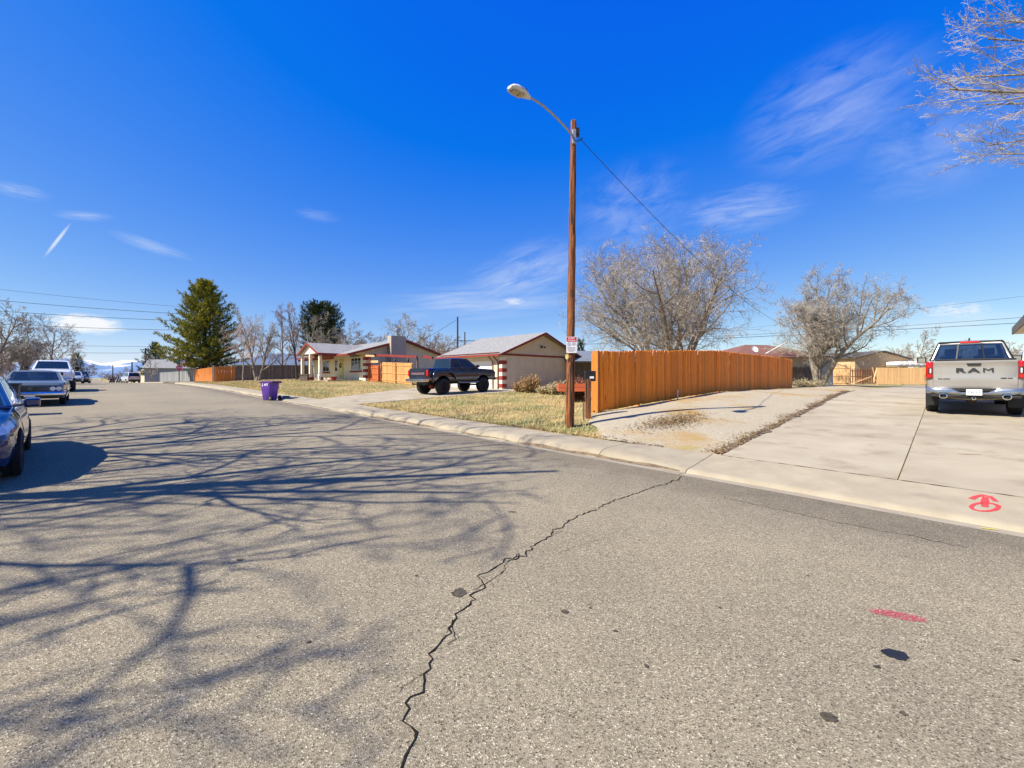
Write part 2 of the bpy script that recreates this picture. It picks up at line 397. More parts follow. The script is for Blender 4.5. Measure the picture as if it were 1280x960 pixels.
# road
rs = [x for x in axis(-14, 80, 1., 1.15) if -400 < x < 1500]
def crown(t): q = (t-2.0)/5.; return .035*(1-q*q)
road = grid('road', rs, [TL, -1.5, 0, 1, 2, 3, 4, 5.5, 6.74], lambda s, t: zs(s)+crown(t)-.0, M_asph); tag(road, kind='structure')
def RZ(s, t): return zs(s)+crown(t)
# side street crossing near the crest
ss_ = grid('side_street', [66, 69, 72, 75, 77], [6.7, 7.6, 9, 12, 16, 22, 30, 45, 70, 110], lambda s, t: (H(s, t)+.05 if t > T1+.4 else zs(s)+.03+(t-6.7)*.06), M_asph); tag(ss_, kind='structure')
# gutter pan + combined curb and walk, poured slab by slab
def profile(s, right=True):
    # (offset from road edge, height) ; flat = 1 at the driveways
    def w(a, b, x): q = min(1, max(0, (x-a)/(b-a))); return q*q*(3-2*q)
    fl = 0
    if right:
        fl = max(w(4.6, 3.2, s), w(16.6, 18.2, s)*w(25.2, 23.6, s))
    hc = .115*(1-fl)+.035*fl
    return [(-.30, -.012), (-.02, -.028), (0, -.03), (.05, hc*.35), (.12, hc*.8), (.22, hc), (.34, hc+.012), (1.11, .13 if fl == 0 else .145-.0*fl)]
def slab(name, s0, s1, parent, right=True, m=None):
    mb = MB(); ns = max(2, int((s1-s0)/.5)+1); rows = []
    for i in range(ns):
        s = s0+(s1-s0)*i/(ns-1); r = []
        for (o, z) in profile(s, right):
            t = T0+o if right else TL-o
            r.append(ST(s, t, zs(s)+z+.006))
        t = T1 if right else TL1
        r.append(ST(s, t, zs(s)-.12)); rows.append(r)
    n0 = 0
    for r in rows: mb.v += [tuple(p) for p in r]
    n = len(rows[0])
    for i in range(ns-1):
        for j in range(n-1): mb.f.append((i*n+j, i*n+j+1, (i+1)*n+j+1, (i+1)*n+j))
    # end faces
    for i in (0, ns-1):
        base = len(mb.v); mb.v += [tuple(Vector(p)-Vector((0, 0, .12))) for p in rows[i]]
        for j in range(n-1): mb.f.append((i*n+j, i*n+j+1, base+j+1, base+j))
    return mb.build(name, m or M_curb, parent, smooth=40, fix=True)
walk = empty('sidewalk', (0, 0, 0)); tag(walk, kind='structure')
js = [-30, -26, -22, -18.5, -15, -12, -9.2, -6.4, -3.2, 3.2, 4.92, 7.14, 9.3, 11.5, 13.7, 16, 18.2, 20.4, 22.5, 24.7, 27, 29.3, 31.6, 34, 36.4, 39, 41.6, 44.5, 47.5, 51, 54.5, 58.5, 62.5, 66]
for a, b in zip(js[:-1], js[1:]): slab('slab', a+.007, b-.007, walk)
slab('slab', 78, 120, walk); slab('slab', 120.02, 300, walk)
walk2 = empty('pavement', (0, 0, 0)); tag(walk2, kind='structure')
x = -20.
while x < 60: slab('slab', x+.005, x+2.4-.005, walk2, False); x += 2.4
slab('slab', 61.6, 140, walk2, False); slab('slab', 140.02, 300, walk2, False)
# dirt collected along the gutter
def ribbon(name, pts, widths, m, zf, parent=None):
    mb = MB(); n = len(pts)
    for i, (s, t) in enumerate(pts):
        a = pts[max(0, i-1)]; b = pts[min(n-1, i+1)]
        d = Vector((b[0]-a[0], b[1]-a[1])).normalized(); q = Vector((-d.y, d.x))
        w = widths[i]/2
        for sg in (-1, 1):
            s2 = s+q.x*w*sg; t2 = t+q.y*w*sg; p = U*s2+NV*t2; p.z = zf(s2, t2); mb.v.append(tuple(p))
    for i in range(n-1): mb.f.append((2*i, 2*i+1, 2*i+3, 2*i+2))
    o = mb.build(name, m, parent)
    return o
def curbz(s, t):
    pr = profile(s); o = t-T0
    for (a, za), (b, zb) in zip(pr[:-1], pr[1:]):
        if a <= o <= b: return zs(s)+.006+za+(zb-za)*(o-a)/(b-a)
    return H(s, t)
r2 = random.Random(3)
pts = [(3.3+.16*i, T0+.012+.008*math.sin(i*.7)) for i in range(250)]
ws = [max(.004, .012+.022*r2.random()+.016*math.sin(i*.13)+.012*math.sin(i*.41)) for i in range(250)]
tag(ribbon('gutter_dirt', pts, ws, M_dirt, lambda s, t: curbz(s, t)+.006), kind='stuff')
# main driveway, slabs
drv = empty('driveway', (0, 0, 0)); tag(drv, kind='structure')
def dslab(parent, name, corners, m=M_conc, nn=6, up=.02):
    # corners as (s,t) bl, br, tr, tl
    (a, b, c, d) = [Vector(q) for q in corners]; mb = MB(); rows = []
    for i in range(nn+1):
        u_ = i/nn; r = []
        for j in range(nn+1):
            v_ = j/nn; q = (a*(1-u_)+b*u_)*(1-v_)+(d*(1-u_)+c*u_)*v_
            r.append(ST(q.x, q.y)+Vector((0, 0, up)))
        rows.append(r)
    n = nn+1
    for r in rows: mb.v += [tuple(p) for p in r]
    for i in range(nn):
        for j in range(nn): mb.f.append((i*n+j, (i+1)*n+j, (i+1)*n+j+1, i*n+j+1))
    edge = [(0, j) for j in range(n)]+[(i, nn) for i in range(1, n)]+[(nn, j) for j in range(nn-1, -1, -1)]+[(i, 0) for i in range(nn-1, 0, -1)]
    base = len(mb.v)
    for (i, j) in edge: mb.v.append(tuple(rows[i][j]-Vector((0, 0, .14))))
    for k_ in range(len(edge)):
        i, j = edge[k_]; i2, j2 = edge[(k_+1) % len(edge)]
        mb.f.append((i*n+j, i2*n+j2, base+(k_+1) % len(edge), base+k_))
    return mb.build(name, m, parent, smooth=30, fix=True)
g_ = .009
tl = [T1+.012, 11.6, 15.6, 19.8, 24.5, 30, 36, 43, 51, 60]
def sL(t): return 3.05+(t-8.15)*.052 if t < 30 else 4.19
def sM(t): return .66+(t-8.15)*.022
def sR(t): return -1.9-(t-8.15)*.06
for a, b in zip(tl[:-1], tl[1:]):
    a_ = a+g_; b_ = b-g_
    dslab(drv, 'slab', [(sM(a_)+g_, a_), (sL(a_), a_), (sL(b_), b_), (sM(b_)+g_, b_)])
    dslab(drv, 'slab', [(sR(a_)+g_, a_), (sM(a_)-g_, a_), (sM(b_)-g_, b_), (sR(b_)+g_, b_)])
    dslab(drv, 'slab', [(sR(a_)-5, a_), (sR(a_)-g_, a_), (sR(b_)-g_, b_), (sR(b_)-5, b_)])
# black gap line under the joints
jp = [(-6+.09*i, T1+.006+.004*math.sin(i*1.7)) for i in range(102)]
r3 = random.Random(9)
tag(ribbon('joint_crack', jp, [.012+.022*r3.random()**2 for _ in jp], M_crack, lambda s, t: H(s, T1)+.026, drv), kind='stuff')
gapo = grid('joint_filler', [-7, -4, -1.9, 0, 1, 3.0], [T1-.05, T1+.06], lambda s, t: H(s, T1)+.012, M_crack, drv)
# garage driveway
drv2 = empty('garage_driveway', (0, 0, 0)); tag(drv2, kind='structure')
for (ta, tb) in ((T1+.012, 12), (12, 16), (16, 20.1)):
    def lf(t): return 22.4+(t-8.15)*.56 if t < 20.2 else 29
    def rt(t): return 18.2+(t-8.15)*.08
    for q0, q1 in ((0, .5), (.5, 1)):
        cs = []
        for (t, q) in ((ta+g_, q0), (ta+g_, q1), (tb-g_, q1), (tb-g_, q0)):
            s = rt(t)+(lf(t)-rt(t))*q+(g_ if q == q0 else -g_); cs.append((s, t))
        dslab(drv2, 'slab', cs)
# gravel bed between driveway and fence
def gravz(s, t):
    return H(s, t)+.012+.03*math.sin(s*1.3+t*.7)*math.sin(t*.9)+.10*max(0, math.sin((s-sL(t))/max(1, 7.9-sL(t))*math.pi))*min(1, max(0, (t-8.6)/3))
vv = []; ff = []
ngs, ngt = 30, 56
for i in range(ngt+1):
    t = T1+.02+(40-T1)*(i/ngt)**1.4
    for j in range(ngs+1):
        wob = .12*math.sin(t*2.1)+.08*math.sin(t*5.3)
        s0 = sL(t)+.02; s1 = (7.75 if t > 10.7 else 5.6+(t-8.15)*.85)+wob*(1 if t < 10.7 else 0)
        if t > 33: s1 = 7.75+(t-33)*.5
        s = s0+(s1-s0)*j/ngs; p = U*s+NV*t; e = min(1, j/2, (ngs-j)/2)
        vv.append((p.x, p.y, gravz(s, t)+.02*e-.004))
for i in range(ngt):
    for j in range(ngs):
        a = i*(ngs+1)+j; ff.append((a, a+ngs+1, a+ngs+2, a+1)[::-1])
me = bpy.data.meshes.new('gravel_bed'); me.from_pydata(vv, [], ff); me.update(); me.polygons.foreach_set('use_smooth', [True]*len(ff))
gb = linkmesh('gravel_bed', me, M_gravel); tag(gb, kind='structure')
ed = [(sL(8.3+.12*i)+.10+.05*math.sin(i*.9)+.04*math.sin(i*2.3), 8.3+.12*i) for i in range(170)]
tag(ribbon('edge_dirt', ed, [.10+.16*abs(math.sin(i*.31)*math.sin(i*.117+1)) for i in range(170)], M_dirt, lambda s, t: max(gravz(s, t), H(s, t)+.008)+.012), kind='stuff')
# loose stones, clods and leaf litter as scattered geometry
def scatter(name, n, sampler, size, m, flat=.6, seed=1, kind='stone'):
    r = random.Random(seed); V = []; Fc = []
    for _ in range(n):
        s, t, zz, sc = sampler(r)
        if s is None: continue
        c = U*s+NV*t; c.z = zz; b = len(V); k = size*sc*(.5+r.random())
        if kind == 'stone':
            a0 = r.random()*6.28
            for i in range(4):
                an = a0+i*1.57+r.uniform(-.4, .4); rr = k*(.7+.5*r.random())
                V.append((c.x+math.cos(an)*rr, c.y+math.sin(an)*rr, c.z))
            V.append((c.x+r.uniform(-.2, .2)*k, c.y, c.z+k*flat*(1+r.random())))
            for i in range(4): Fc.append((b+i, b+(i+1) % 4, b+4))
        elif kind == 'blade':
            an = r.random()*6.28; h = k*(.6+.8*r.random()); lx = math.cos(an); ly = math.sin(an); w = k*.10
            dx, dy = -ly*w, lx*w; ln = h*r.uniform(.3, 1.3)
            V += [(c.x-dx, c.y-dy, c.z-.005), (c.x+dx, c.y+dy, c.z-.005), (c.x+lx*ln, c.y+ly*ln, c.z+h)]
            Fc.append((b, b+1, b+2))
        else:  # leaf
            an = r.random()*6.28; e = Vector((math.cos(an), math.sin(an), r.uniform(-.3, .5)))*k; f = Vector((-math.sin(an), math.cos(an), r.uniform(-.5, .5)))*k*.6
            q = c+Vector((0, 0, k*.4))
            V += [tuple(q-e), tuple(q-f), tuple(q+e), tuple(q+f)]; Fc.append((b, b+1, b+2, b+3))
    me = bpy.data.meshes.new(name); me.from_pydata(V, [], Fc); me.update()
    o = linkmesh(name, me, m); tag(o, kind='stuff'); return o
def onlawn(r):
    # denser nearby
    t = 8.2+22*r.random()**1.5; s = r.uniform(5.8, 60)
    if t > 10 and s < 8.3: return None, 0, 0, 0
    if t < 10.7 and s < 5.6+(t-8.15)*.85+.1: return None, 0, 0, 0
    if s > 18.2+(t-8.15)*.08-.1 and s < 22.4+(t-8.15)*.56+.1 and t < 20.2: return None, 0, 0, 0
    if 21.5 < s < 29.3 and t > 20: return None, 0, 0, 0
    return s, t, H(s, t), 1
def patch(sq, tq): return math.sin(sq*.55+1.3)*math.sin(tq*1.1+sq*.2)+.4*math.sin(sq*1.9)*math.sin(tq*2.3)
M_blade = mat('straw_blades', (.58, .45, .20), (.40, .285, .11), 3, .9)
M_bladeg = mat('green_blades', (.32, .28, .10), (.21, .19, .065), 3, .9)
M_leaf = mat('dead_leaves', (.25, .15, .065), (.10, .06, .03), 20, .9)
M_stone = mat('pale_stones', (.50, .44, .33), (.26, .215, .15), 24, .9)
scatter('dry_grass', 110000, onlawn, .075, M_blade, seed=2, kind='blade')
def ongreen(r):
    s, t, z, c = onlawn(r)
    if s is None or patch(s, t) < -.05: return None, 0, 0, 0
    return s, t, z, c
scatter('green_grass', 60000, ongreen, .07, M_bladeg, seed=4, kind='blade')
def near(r):
    s, t, z, c = onlawn(r)
    if s is None or r.random() < .5: return None, 0, 0, 0
    return s, t, z, c
scatter('fallen_leaves', 9000, near, .028, M_leaf, seed=5, kind='leaf')
def edge(r):
    q = r.random()
    if q < .5:   # along the driveway edge
        t = 8.3+20*r.random()**1.3; cl = .5+.5*math.sin(t*2.3)*math.sin(t*.9+1)
        if r.random() > .25+cl: return None, 0, 0, 0
        s = sL(t)+.03+abs(r.gauss(0, .06+.16*cl)); 
    elif q < .68:
        s = r.uniform(4.2, 14); t = T1+abs(r.gauss(0, .12))
    else:
        s = 5.3+r.gauss(0, .28); t = 10.9+r.gauss(0, .75)
    return s, t, (gravz(s, t)+.02 if t > T1+.1 and sL(t)+.05 < s < 7.6 else H(s, t)+.015), 1
scatter('leaf_litter', 9000, edge, .02, M_leaf, seed=6, kind='leaf')
scatter('edge_grass', 1500, edge, .035, M_blade, seed=8, kind='blade')
def ongravel(r):
    t = T1+.05+24*r.random()**1.5; s1 = 7.7 if t > 10.7 else 5.6+(t-8.15)*.85
    s = r.uniform(sL(t)+.05, s1); return s, t, gravz(s, t), 1
scatter('gravel', 16000, ongravel, .016, M_stone, seed=9)
def leftlawn(r):
    s = r.uniform(10, 60); t = TL1-.1-14*r.random(); return s, t, H(s, t), 1
scatter('far_side_grass', 16000, leftlawn, .1, M_blade, seed=10, kind='blade')

# ------------------------------------------------------------------ cracks, stains and paint on the road (all parts of the road)
def gp(px, py):  # pixel on the road surface -> s,t
    k = 8.
    for _ in range(30):
        p = P(px, py, k); s, t = p.dot(U), p.dot(NV); z = RZ(s, t)
        k = (CZ-z)/((py-HY)/F)
    p = P(px, py, k); return p.dot(U), p.dot(NV)
def gpt(px, py):  # pixel on terrain / slabs
    k = 6.
    for _ in range(60):
        p = P(px, py, k); s, t = p.dot(U), p.dot(NV); z = (curbz(s, t) if t < T1 else H(s, t)+.02)
        k = .5*k+.5*(CZ-z)/((py-HY)/F)
    p = P(px, py, k); return p.dot(U), p.dot(NV)
def crack(pix, w0, w1, seed, jit=.035, name='crack'):
    r = random.Random(seed); base = [Vector(gp(*q)) for q in pix]; out = []; ws = []
    tot = len(base)-1
    for i in range(tot):
        a, b = base[i], base[i+1]; n = max(3, int((b-a).length/.035))
        off = 0
        for j in range(n):
            off = off*.75+r.gauss(0, jit*.45); q = a.lerp(b, j/n); d = (b-a).normalized()
            out.append((q.x-d.y*off, q.y+d.x*off)); f = (i+j/n)/tot
            ws.append((w0+(w1-w0)*f)*(.35+1.1*r.random()*r.random()+.35))
    return ribbon(name, out, ws, M_crack, lambda s, t: RZ(s, t)+.004, road)
crack([(506, 965), (508, 902), (513, 872), (528, 843), (536, 818), (560, 786), (568, 768), (590, 745), (600, 722), (628, 706), (655, 695), (667, 682), (690, 668), (716, 650), (745, 637), (780, 622), (820, 608), (857, 596)], .009, .013, 11)
crack([(596, 738), (630, 708), (650, 692), (640, 700)], .006, .006, 12, .02)
crack([(566, 775), (572, 800), (560, 812)], .005, .003, 13, .02)
crack([(528, 843), (520, 850), (505, 858), (498, 870)], .004, .002, 31, .02)
crack([(690, 668), (702, 664), (722, 668), (738, 664)], .004, .002, 32, .02)
crack([(600, 722), (612, 727), (618, 738)], .004, .002, 33, .02)
crack([(905, 622), (960, 634), (1010, 645), (1060, 655), (1130, 668), (1216, 687)], .008, .007, 14, .03)
crack([(700, 690), (760, 672)], .002, .002, 15, .02)
def blob(name, px, py, rx, ry, m, zf, seed, parent, n=22, road_=True, ang=0, k_=1.):
    r = random.Random(seed); c = Vector((gp if road_ else gpt)(px, py)); mb = MB(); ring = []
    p = U*c.x+NV*c.y; p.z = zf(c.x, c.y); mb.v.append(tuple(p))
    for i in range(n):
        a = 2*math.pi*i/n; q = 1+r.gauss(0, .09)
        dx, dy = rx*math.cos(a)*q, ry*math.sin(a)*q
        X = p.x+dx*math.cos(ang)-dy*math.sin(ang); Y = p.y+dx*math.sin(ang)+dy*math.cos(ang)
        v = Vector((X, Y, 0)); mb.v.append((X, Y, zf(v.dot(U), v.dot(NV))))
    for i in range(n): mb.f.append((0, 1+i, 1+(i+1) % n))
    return mb.build(name, m, parent)
rz4 = lambda s, t: RZ(s, t)+.004
blob('tar_spot', 1118, 818, .062, .05, M_tar, rz4, 1, road)
for i, (x_, y_, a_, b_) in enumerate([(574, 741, .05, .06), (706, 765, .025, .022), (1096, 834, .02, .012), (1036, 897, .035, .03), (1130, 893, .015, .015), (386, 803, .012, .012), (769, 789, .016, .01), (808, 833, .012, .016), (738, 760, .01, .01), (520, 720, .012, .012), (900, 760, .01, .01), (1270, 826, .02, .008), (1010, 720, .015, .01), (640, 640, .05, .02), (300, 700, .03, .02)]):
    blob('oil_stain', x_, y_, a_, b_, M_stain, rz4, 20+i, road)
# dark patched strip along the gutter
M_patch = mat('dark_asphalt', (.15, .135, .115), (.115, .10, .085), 60, .9, .5, 80, c3=(.19, .17, .145), s3=14)
def spraymat(name, c, cover):
    m = bpy.data.materials.new(name); m.use_nodes = True; nt = m.node_tree; N = nt.nodes; L = nt.links
    b = N['Principled BSDF']; b.inputs['Base Color'].default_value = (*c, 1); b.inputs['Roughness'].default_value = .7
    tr = N.new('ShaderNodeBsdfTransparent'); mx = N.new('ShaderNodeMixShader'); n = N.new('ShaderNodeTexNoise'); n.inputs['Scale'].default_value = 95; n.inputs['Detail'].default_value = 4
    tc = N.new('ShaderNodeTexCoord'); L.new(tc.outputs['Object'], n.inputs['Vector'])
    mr = N.new('ShaderNodeMapRange'); L.new(n.outputs['Fac'], mr.inputs[0]); mr.inputs[1].default_value = 1-cover-.12; mr.inputs[2].default_value = 1-cover+.12
    L.new(mr.outputs[0], mx.inputs[0]); L.new(tr.outputs[0], mx.inputs[1]); L.new(b.outputs[0], mx.inputs[2]); L.new(mx.outputs[0], N['Material Output'].inputs[0])
    return m
M_redpaint = spraymat('red_spray_paint', (.62, .05, .045), .62)
M_pinkpaint = spraymat('pink_spray_paint', (.50, .045, .08), .48)
M_yelpaint = spraymat('yellow_spray_paint', (.75, .62, .02), .65)
blob('paint_mark', 1124, 770, .15, .055, M_pinkpaint, rz4, 40, road, ang=-.35)['label'] = 'faded pink spray paint smear'
blob('paint_mark', 1236, 659.5, .075, .018, M_yelpaint, lambda s, t: (curbz(s, t) if t > T0-.30 else RZ(s, t))+.006, 41, road, ang=-.4)['label'] = 'yellow paint dab at gutter edge'
# red utility mark on the apron: ring with an arrow
def drawn(pix, w, m, name, parent):
    pts = [gpt(*q) for q in pix]
    return ribbon(name, pts, [w*(.8+.4*rnd.random()) for _ in pts], m, lambda s, t: (curbz(s, t) if t < T1 else H(s, t)+.02)+.005, parent)
ring = [(1231+17*math.cos(a), 634+5.2*math.sin(a)) for a in [i*2*math.pi/18 for i in range(19)]]
mk = drawn(ring, .045, M_redpaint, 'paint_mark', walk)
mk2 = drawn([(1231, 634), (1231, 627), (1232, 621)], .06, M_redpaint, 'paint_mark', walk); mk2['label'] = 'stem of the red spray paint arrow'
mk3 = drawn([(1214, 624), (1220, 621), (1229, 619), (1238, 621), (1245, 627)], .055, M_redpaint, 'paint_mark', walk); mk3['label'] = 'head of the red spray paint arrow'
mk['label'] = 'red spray paint ring on the concrete apron'
blob('rust_stain', 1213, 568, .16, .035, mat('rust_stain', (.33, .22, .12), (.25, .17, .1), 20, .9), lambda s, t: (curbz(s, t) if t < T1 else H(s, t)+.02)+.004, 50, drv, road_=False, ang=-.3)

# ------------------------------------------------------------------ text helper
def text(name, body, size, m, parent, M, ext=.004, sx=1., bold=0., align='CENTER'):
    c = bpy.data.curves.new(name, 'FONT'); c.body = body; c.size = size; c.extrude = ext; c.align_x = align; c.align_y = 'CENTER'; c.offset = bold
    o = bpy.data.objects.new(name+'_tmp', c); col.objects.link(o)
    dg = bpy.context.evaluated_depsgraph_get(); me = bpy.data.meshes.new_from_object(o.evaluated_get(dg))
    bpy.data.objects.remove(o)
    me.transform(M @ Matrix.Diagonal((sx, 1, 1, 1)))
    me.name = name; return linkmesh(name, me, m, parent)

# ------------------------------------------------------------------ fences
def board_mesh(name, w, h, th, dog=True):
    mb = MB(); c = .028 if dog else .001
    pts = [(-w/2, 0, 0), (w/2, 0, 0), (w/2, 0, h-c), (w/2-c, 0, h), (-w/2+c, 0, h), (-w/2, 0, h-c)]
    mb.prism([Vector(p)-Vector((0, th/2, 0)) for p in pts], (0, 0, 0), (0, th, 0))
    return mb.mesh(name)
def fence(label, cat, A, B, h, m, group=None, w=.14, step=.146, zf=None, front=1, posts=2.4, base=.04, topf=None, rails=True, pm=None, name='wood_fence', endcap=None, lean=0.):
    """A, B are (s,t); boards face to the side given by front"""
    a = U*A[0]+NV*A[1]; b = U*B[0]+NV*B[1]; d = (b-a); Lg = d.length; d.normalize(); ang = math.atan2(d.y, d.x)
    n = max(1, int(Lg/step)); zf = zf or H
    root = empty(name, (a.x, a.y, zf(*A)), 0, label, cat, group)
    me = board_mesh('board', w, h, .018); me.materials.append(m); r = random.Random(int(Lg*100)); side = Vector((-d.y, d.x, 0))*front
    for i in range(n):
        q = a+d*(i+.5)*step; z = zf(q.dot(U), q.dot(NV))+base
        o = linkmesh('board', me, None, root)
        o.location = (q.x-a.x+side.x*.03, q.y-a.y+side.y*.03, z-root.location.z+r.uniform(-.012, .012)); o.rotation_euler = (r.gauss(0, .006)+lean, r.gauss(0, .004), ang+r.gauss(0, .012))
    np_ = max(1, int(round(Lg/posts)))
    for i in range(np_+1):
        q = a+d*Lg*i/np_; z = zf(q.dot(U), q.dot(NV)); q = q-side*.045
        mb = MB().box(-.045, .045, -.045, .045, -.3, h-.02, Matrix.Translation((q.x-a.x, q.y-a.y, z-root.location.z)) @ Matrix.Rotation(ang, 4, 'Z'))
        mb.build('post', pm or m, root)
    for zr in (.25, h/2, h-.2):
        ns = max(1, int(Lg/1.2)); mb = MB(); 
        for i in range(ns):
            q0 = a+d*Lg*i/ns; q1 = a+d*Lg*(i+1)/ns
            mb.bar(Vector((q0.x, q0.y, zf(q0.dot(U), q0.dot(NV))+zr))-root.location-side*.002, Vector((q1.x, q1.y, zf(q1.dot(U), q1.dot(NV))+zr))-root.location-side*.002, .036, .085)
        mb.build('rail', pm or m, root)
    return root
def zfence(s, t): return H(s, t)-.0
fA = (7.95, 11.45); fB = (7.75, 32.4)
near_f = fence('tall red-orange stained board fence with dog-ear tops beside the gravel strip', 'fence', fA, fB, 1.88, M_wood, front=-1)
# short return of the fence at the near corner, seen on its edge
d_ = U
fr = fence('short bright orange end panel at the near corner of the long stained fence', 'fence', (8.04, 11.42), (8.20, 11.42), 1.88, M_wood_end, front=1, posts=.3)
mb = MB(); q = U*7.98+NV*11.37; mb.box(-.05, .05, -.05, .05, H(8, 11.4)+.0, H(8, 11.4)+1.93, Matrix.Translation((q.x, q.y, 0)) @ Matrix.Rotation(ANG_N, 4, 'Z'))
o = mb.build('corner_post', M_wood_end, near_f, fix=True); o.location = -near_f.location
# fence beside the house (bright cedar, arched top), the rust gate and quoin stack
fence('bright cedar board fence between the beige house and the garage', 'fence', (31.0, 18.6), (36.2, 18.6), 1.75, M_cedar, front=-1)
fence('short red-brown board gate panel under pale lattice beside the house', 'gate', (36.3, 18.4), (38.2, 18.4), 1.45, mat('rust_wood', (.50, .14, .04), (.4, .1, .03), 5, .7, stretch=(5, 5, .6), rand=.08), front=-1, name='wood_gate')
fence('low cedar board fence right beside the garage eave', 'fence', (29.3, 20.8), (31.0, 19.3), 1.25, M_cedar, front=-1)
# corner lot fences on the left
fence('orange board fence along the walk by the stop sign', 'fence', (63.2, 10.55), (84, 11.4), 1.75, M_wood_end, front=1, posts=3)
fence('short orange board fence piece left of the weathered fence', 'fence', (62.0, 10.55), (62.0, 12.6), 1.8, M_wood_end, front=-1)
fence('weathered dark brown board fence behind the front lawn trees', 'fence', (61.9, 12.65), (61.0, 25.5), 1.8, M_grey_wood, front=-1)
mb = MB().box(-.14, .14, -.14, .14, 0, 1.95); o = mb.build('fence_pillar', M_grey_wood, None, bevel=.02); o.location = ST(62.6, 10.5); tag(o, 'grey square pillar between two orange fence sections', 'post')
M_palegrey = mat('pale_grey_wood', (.27, .27, .265), (.20, .20, .20), 4, .8, stretch=(5, 5, .6), rand=.12)
fence('pale grey board fence on the corner lot behind the stop sign', 'fence', (86, 11.2), (103, 8.9), 1.7, M_palegrey, front=1, w=.18, step=.2)
# far fences at the end of the driveway
def px_st(px, k): p = Vector(((px-640)/F*k, k, 0)); return p.dot(U), p.dot(NV)
def zline(z): return lambda s, t: z
fence('short pale pine board fence section left of the open yard', 'fence', px_st(1038, 46.5), px_st(1063, 44.5), 2.0, M_pale, front=1, zf=zline(.80))
fence('long pale pine board fence behind the silver pickup truck', 'fence', px_st(1097, 47.5), px_st(1262, 45.5), 1.78, M_pale, front=-1, zf=zline(.86))
fence('rust-brown board fence at the back of the open yard', 'fence', px_st(1058, 53), px_st(1100, 53), 1.75, mat('rust_wood2', (.26, .085, .03), (.14, .05, .02), 5, .8, stretch=(5, 5, .6), rand=.2), front=-1, zf=zline(.86), step=.3, w=.14)
fence('dark weathered fence with gaps behind the leaning tree', 'fence', px_st(988, 40), px_st(1036, 44), 1.75, M_grey_wood, front=-1, zf=zline(.86), step=.19, w=.14)
fence('dark weathered fence beyond the beige garage', 'fence', (12, 34.5), (22, 31), 1.7, M_grey_wood, front=-1)
# planks leaning in the open yard
lp = empty('plank_pile', P(1080, 479, 49), 0, 'loose planks leaning crossed in the open yard gap', 'planks')
for i, (x0, z0, x1, z1) in enumerate([(-1.0, .05, .9, .75), (-.8, .5, 1.3, .1), (1.2, 0, 1.75, 1.75), (1.75, 0, 1.3, 1.8), (1.5, 0, 2.2, 1.2), (-1.3, .05, .2, .35), (-.3, 0, .6, .4)]):
    MB().bar((x0, .12*i, z0), (x1, .12*i+.1, z1), .13, .04).build('plank', M_pale, lp)

# ------------------------------------------------------------------ houses
def wall_box(root, name, m, s0, s1, t0, t1, z0, z1, th=.0, bevel=None):
    q = lambda s, t, z: U*s+NV*t+Vector((0, 0, z))
    mb = MB(); v = [q(s0, t0, z0), q(s1, t0, z0), q(s1, t1, z0), q(s0, t1, z0), q(s0, t0, z1), q(s1, t0, z1), q(s1, t1, z1), q(s0, t1, z1)]
    mb.v = [tuple(p-root.location) for p in v]; mb.f = [(0, 3, 2, 1), (4, 5, 6, 7), (0, 1, 5, 4), (1, 2, 6, 5), (2, 3, 7, 6), (3, 0, 4, 7)]
    return mb.build(name, m, root, fix=True, bevel=bevel)
def poly_prism(root, name, m, pts, d):   # pts: (s,t,z), d: (ds,dt,dz)
    mb = MB(); P3 = [U*a+NV*b+Vector((0, 0, c))-root.location for a, b, c in pts]; dv = U*d[0]+NV*d[1]+Vector((0, 0, d[2]))
    mb.prism(P3, (0, 0, 0), dv); return mb.build(name, m, root, fix=True)
def bar_st(root, name, m, a, b, w, h):
    A = U*a[0]+NV*a[1]+Vector((0, 0, a[2]))-root.location; B = U*b[0]+NV*b[1]+Vector((0, 0, b[2]))-root.location
    return MB().bar(A, B, w, h).build(name, m, root)
def roof_slab(root, name, m, a, b, c, d, th=.09):   # four (s,t,z) corners, counter-clockwise from above
    P3 = [U*x+NV*y+Vector((0, 0, z))-root.location for x, y, z in (a, b, c, d)]
    n = (P3[1]-P3[0]).cross(P3[3]-P3[0]).normalized()
    if n.z < 0: n = -n
    mb = MB(); mb.v = [tuple(p) for p in P3]+[tuple(p-n*th) for p in P3]
    mb.f = [(0, 1, 2, 3), (7, 6, 5, 4), (0, 4, 5, 1), (1, 5, 6, 2), (2, 6, 7, 3), (3, 7, 4, 0)]
    return mb.build(name, m, root, fix=True)
def window_st(root, s0, s1, t0, t1, z0, z1, out, m=M_white, bars=1, glass=M_wglass, depth=.05):
    """a framed window on the wall line (s0,t0)-(s1,t1); out = outward vector in st"""
    a = U*s0+NV*t0; b = U*s1+NV*t1; d = (b-a); w = d.length; d.normalize(); o_ = (U*out[0]+NV*out[1]).normalized()
    M = Matrix.Translation(a-Vector((root.location.x, root.location.y, root.location.z))+o_*.0) @ Matrix(((d.x, o_.x, 0, 0), (d.y, o_.y, 0, 0), (0, 0, 1, 0), (0, 0, 0, 1)))
    f = .06; mb = MB()
    mb.box(0, w, .003, depth, z0, z0+f, M); mb.box(0, w, .003, depth, z1-f, z1, M); mb.box(0, f, .003, depth, z0+f, z1-f, M); mb.box(w-f, w, .003, depth, z0+f, z1-f, M)
    for i in range(bars): x = w*(i+1)/(bars+1); mb.box(x-.02, x+.02, .003, depth-.01, z0+f, z1-f, M)
    fr_ = mb.build('window', m, root)
    MB().box(f, w-f, .004, .02, z0+f, z1-f, M).build('pane', glass, fr_)
    return fr_
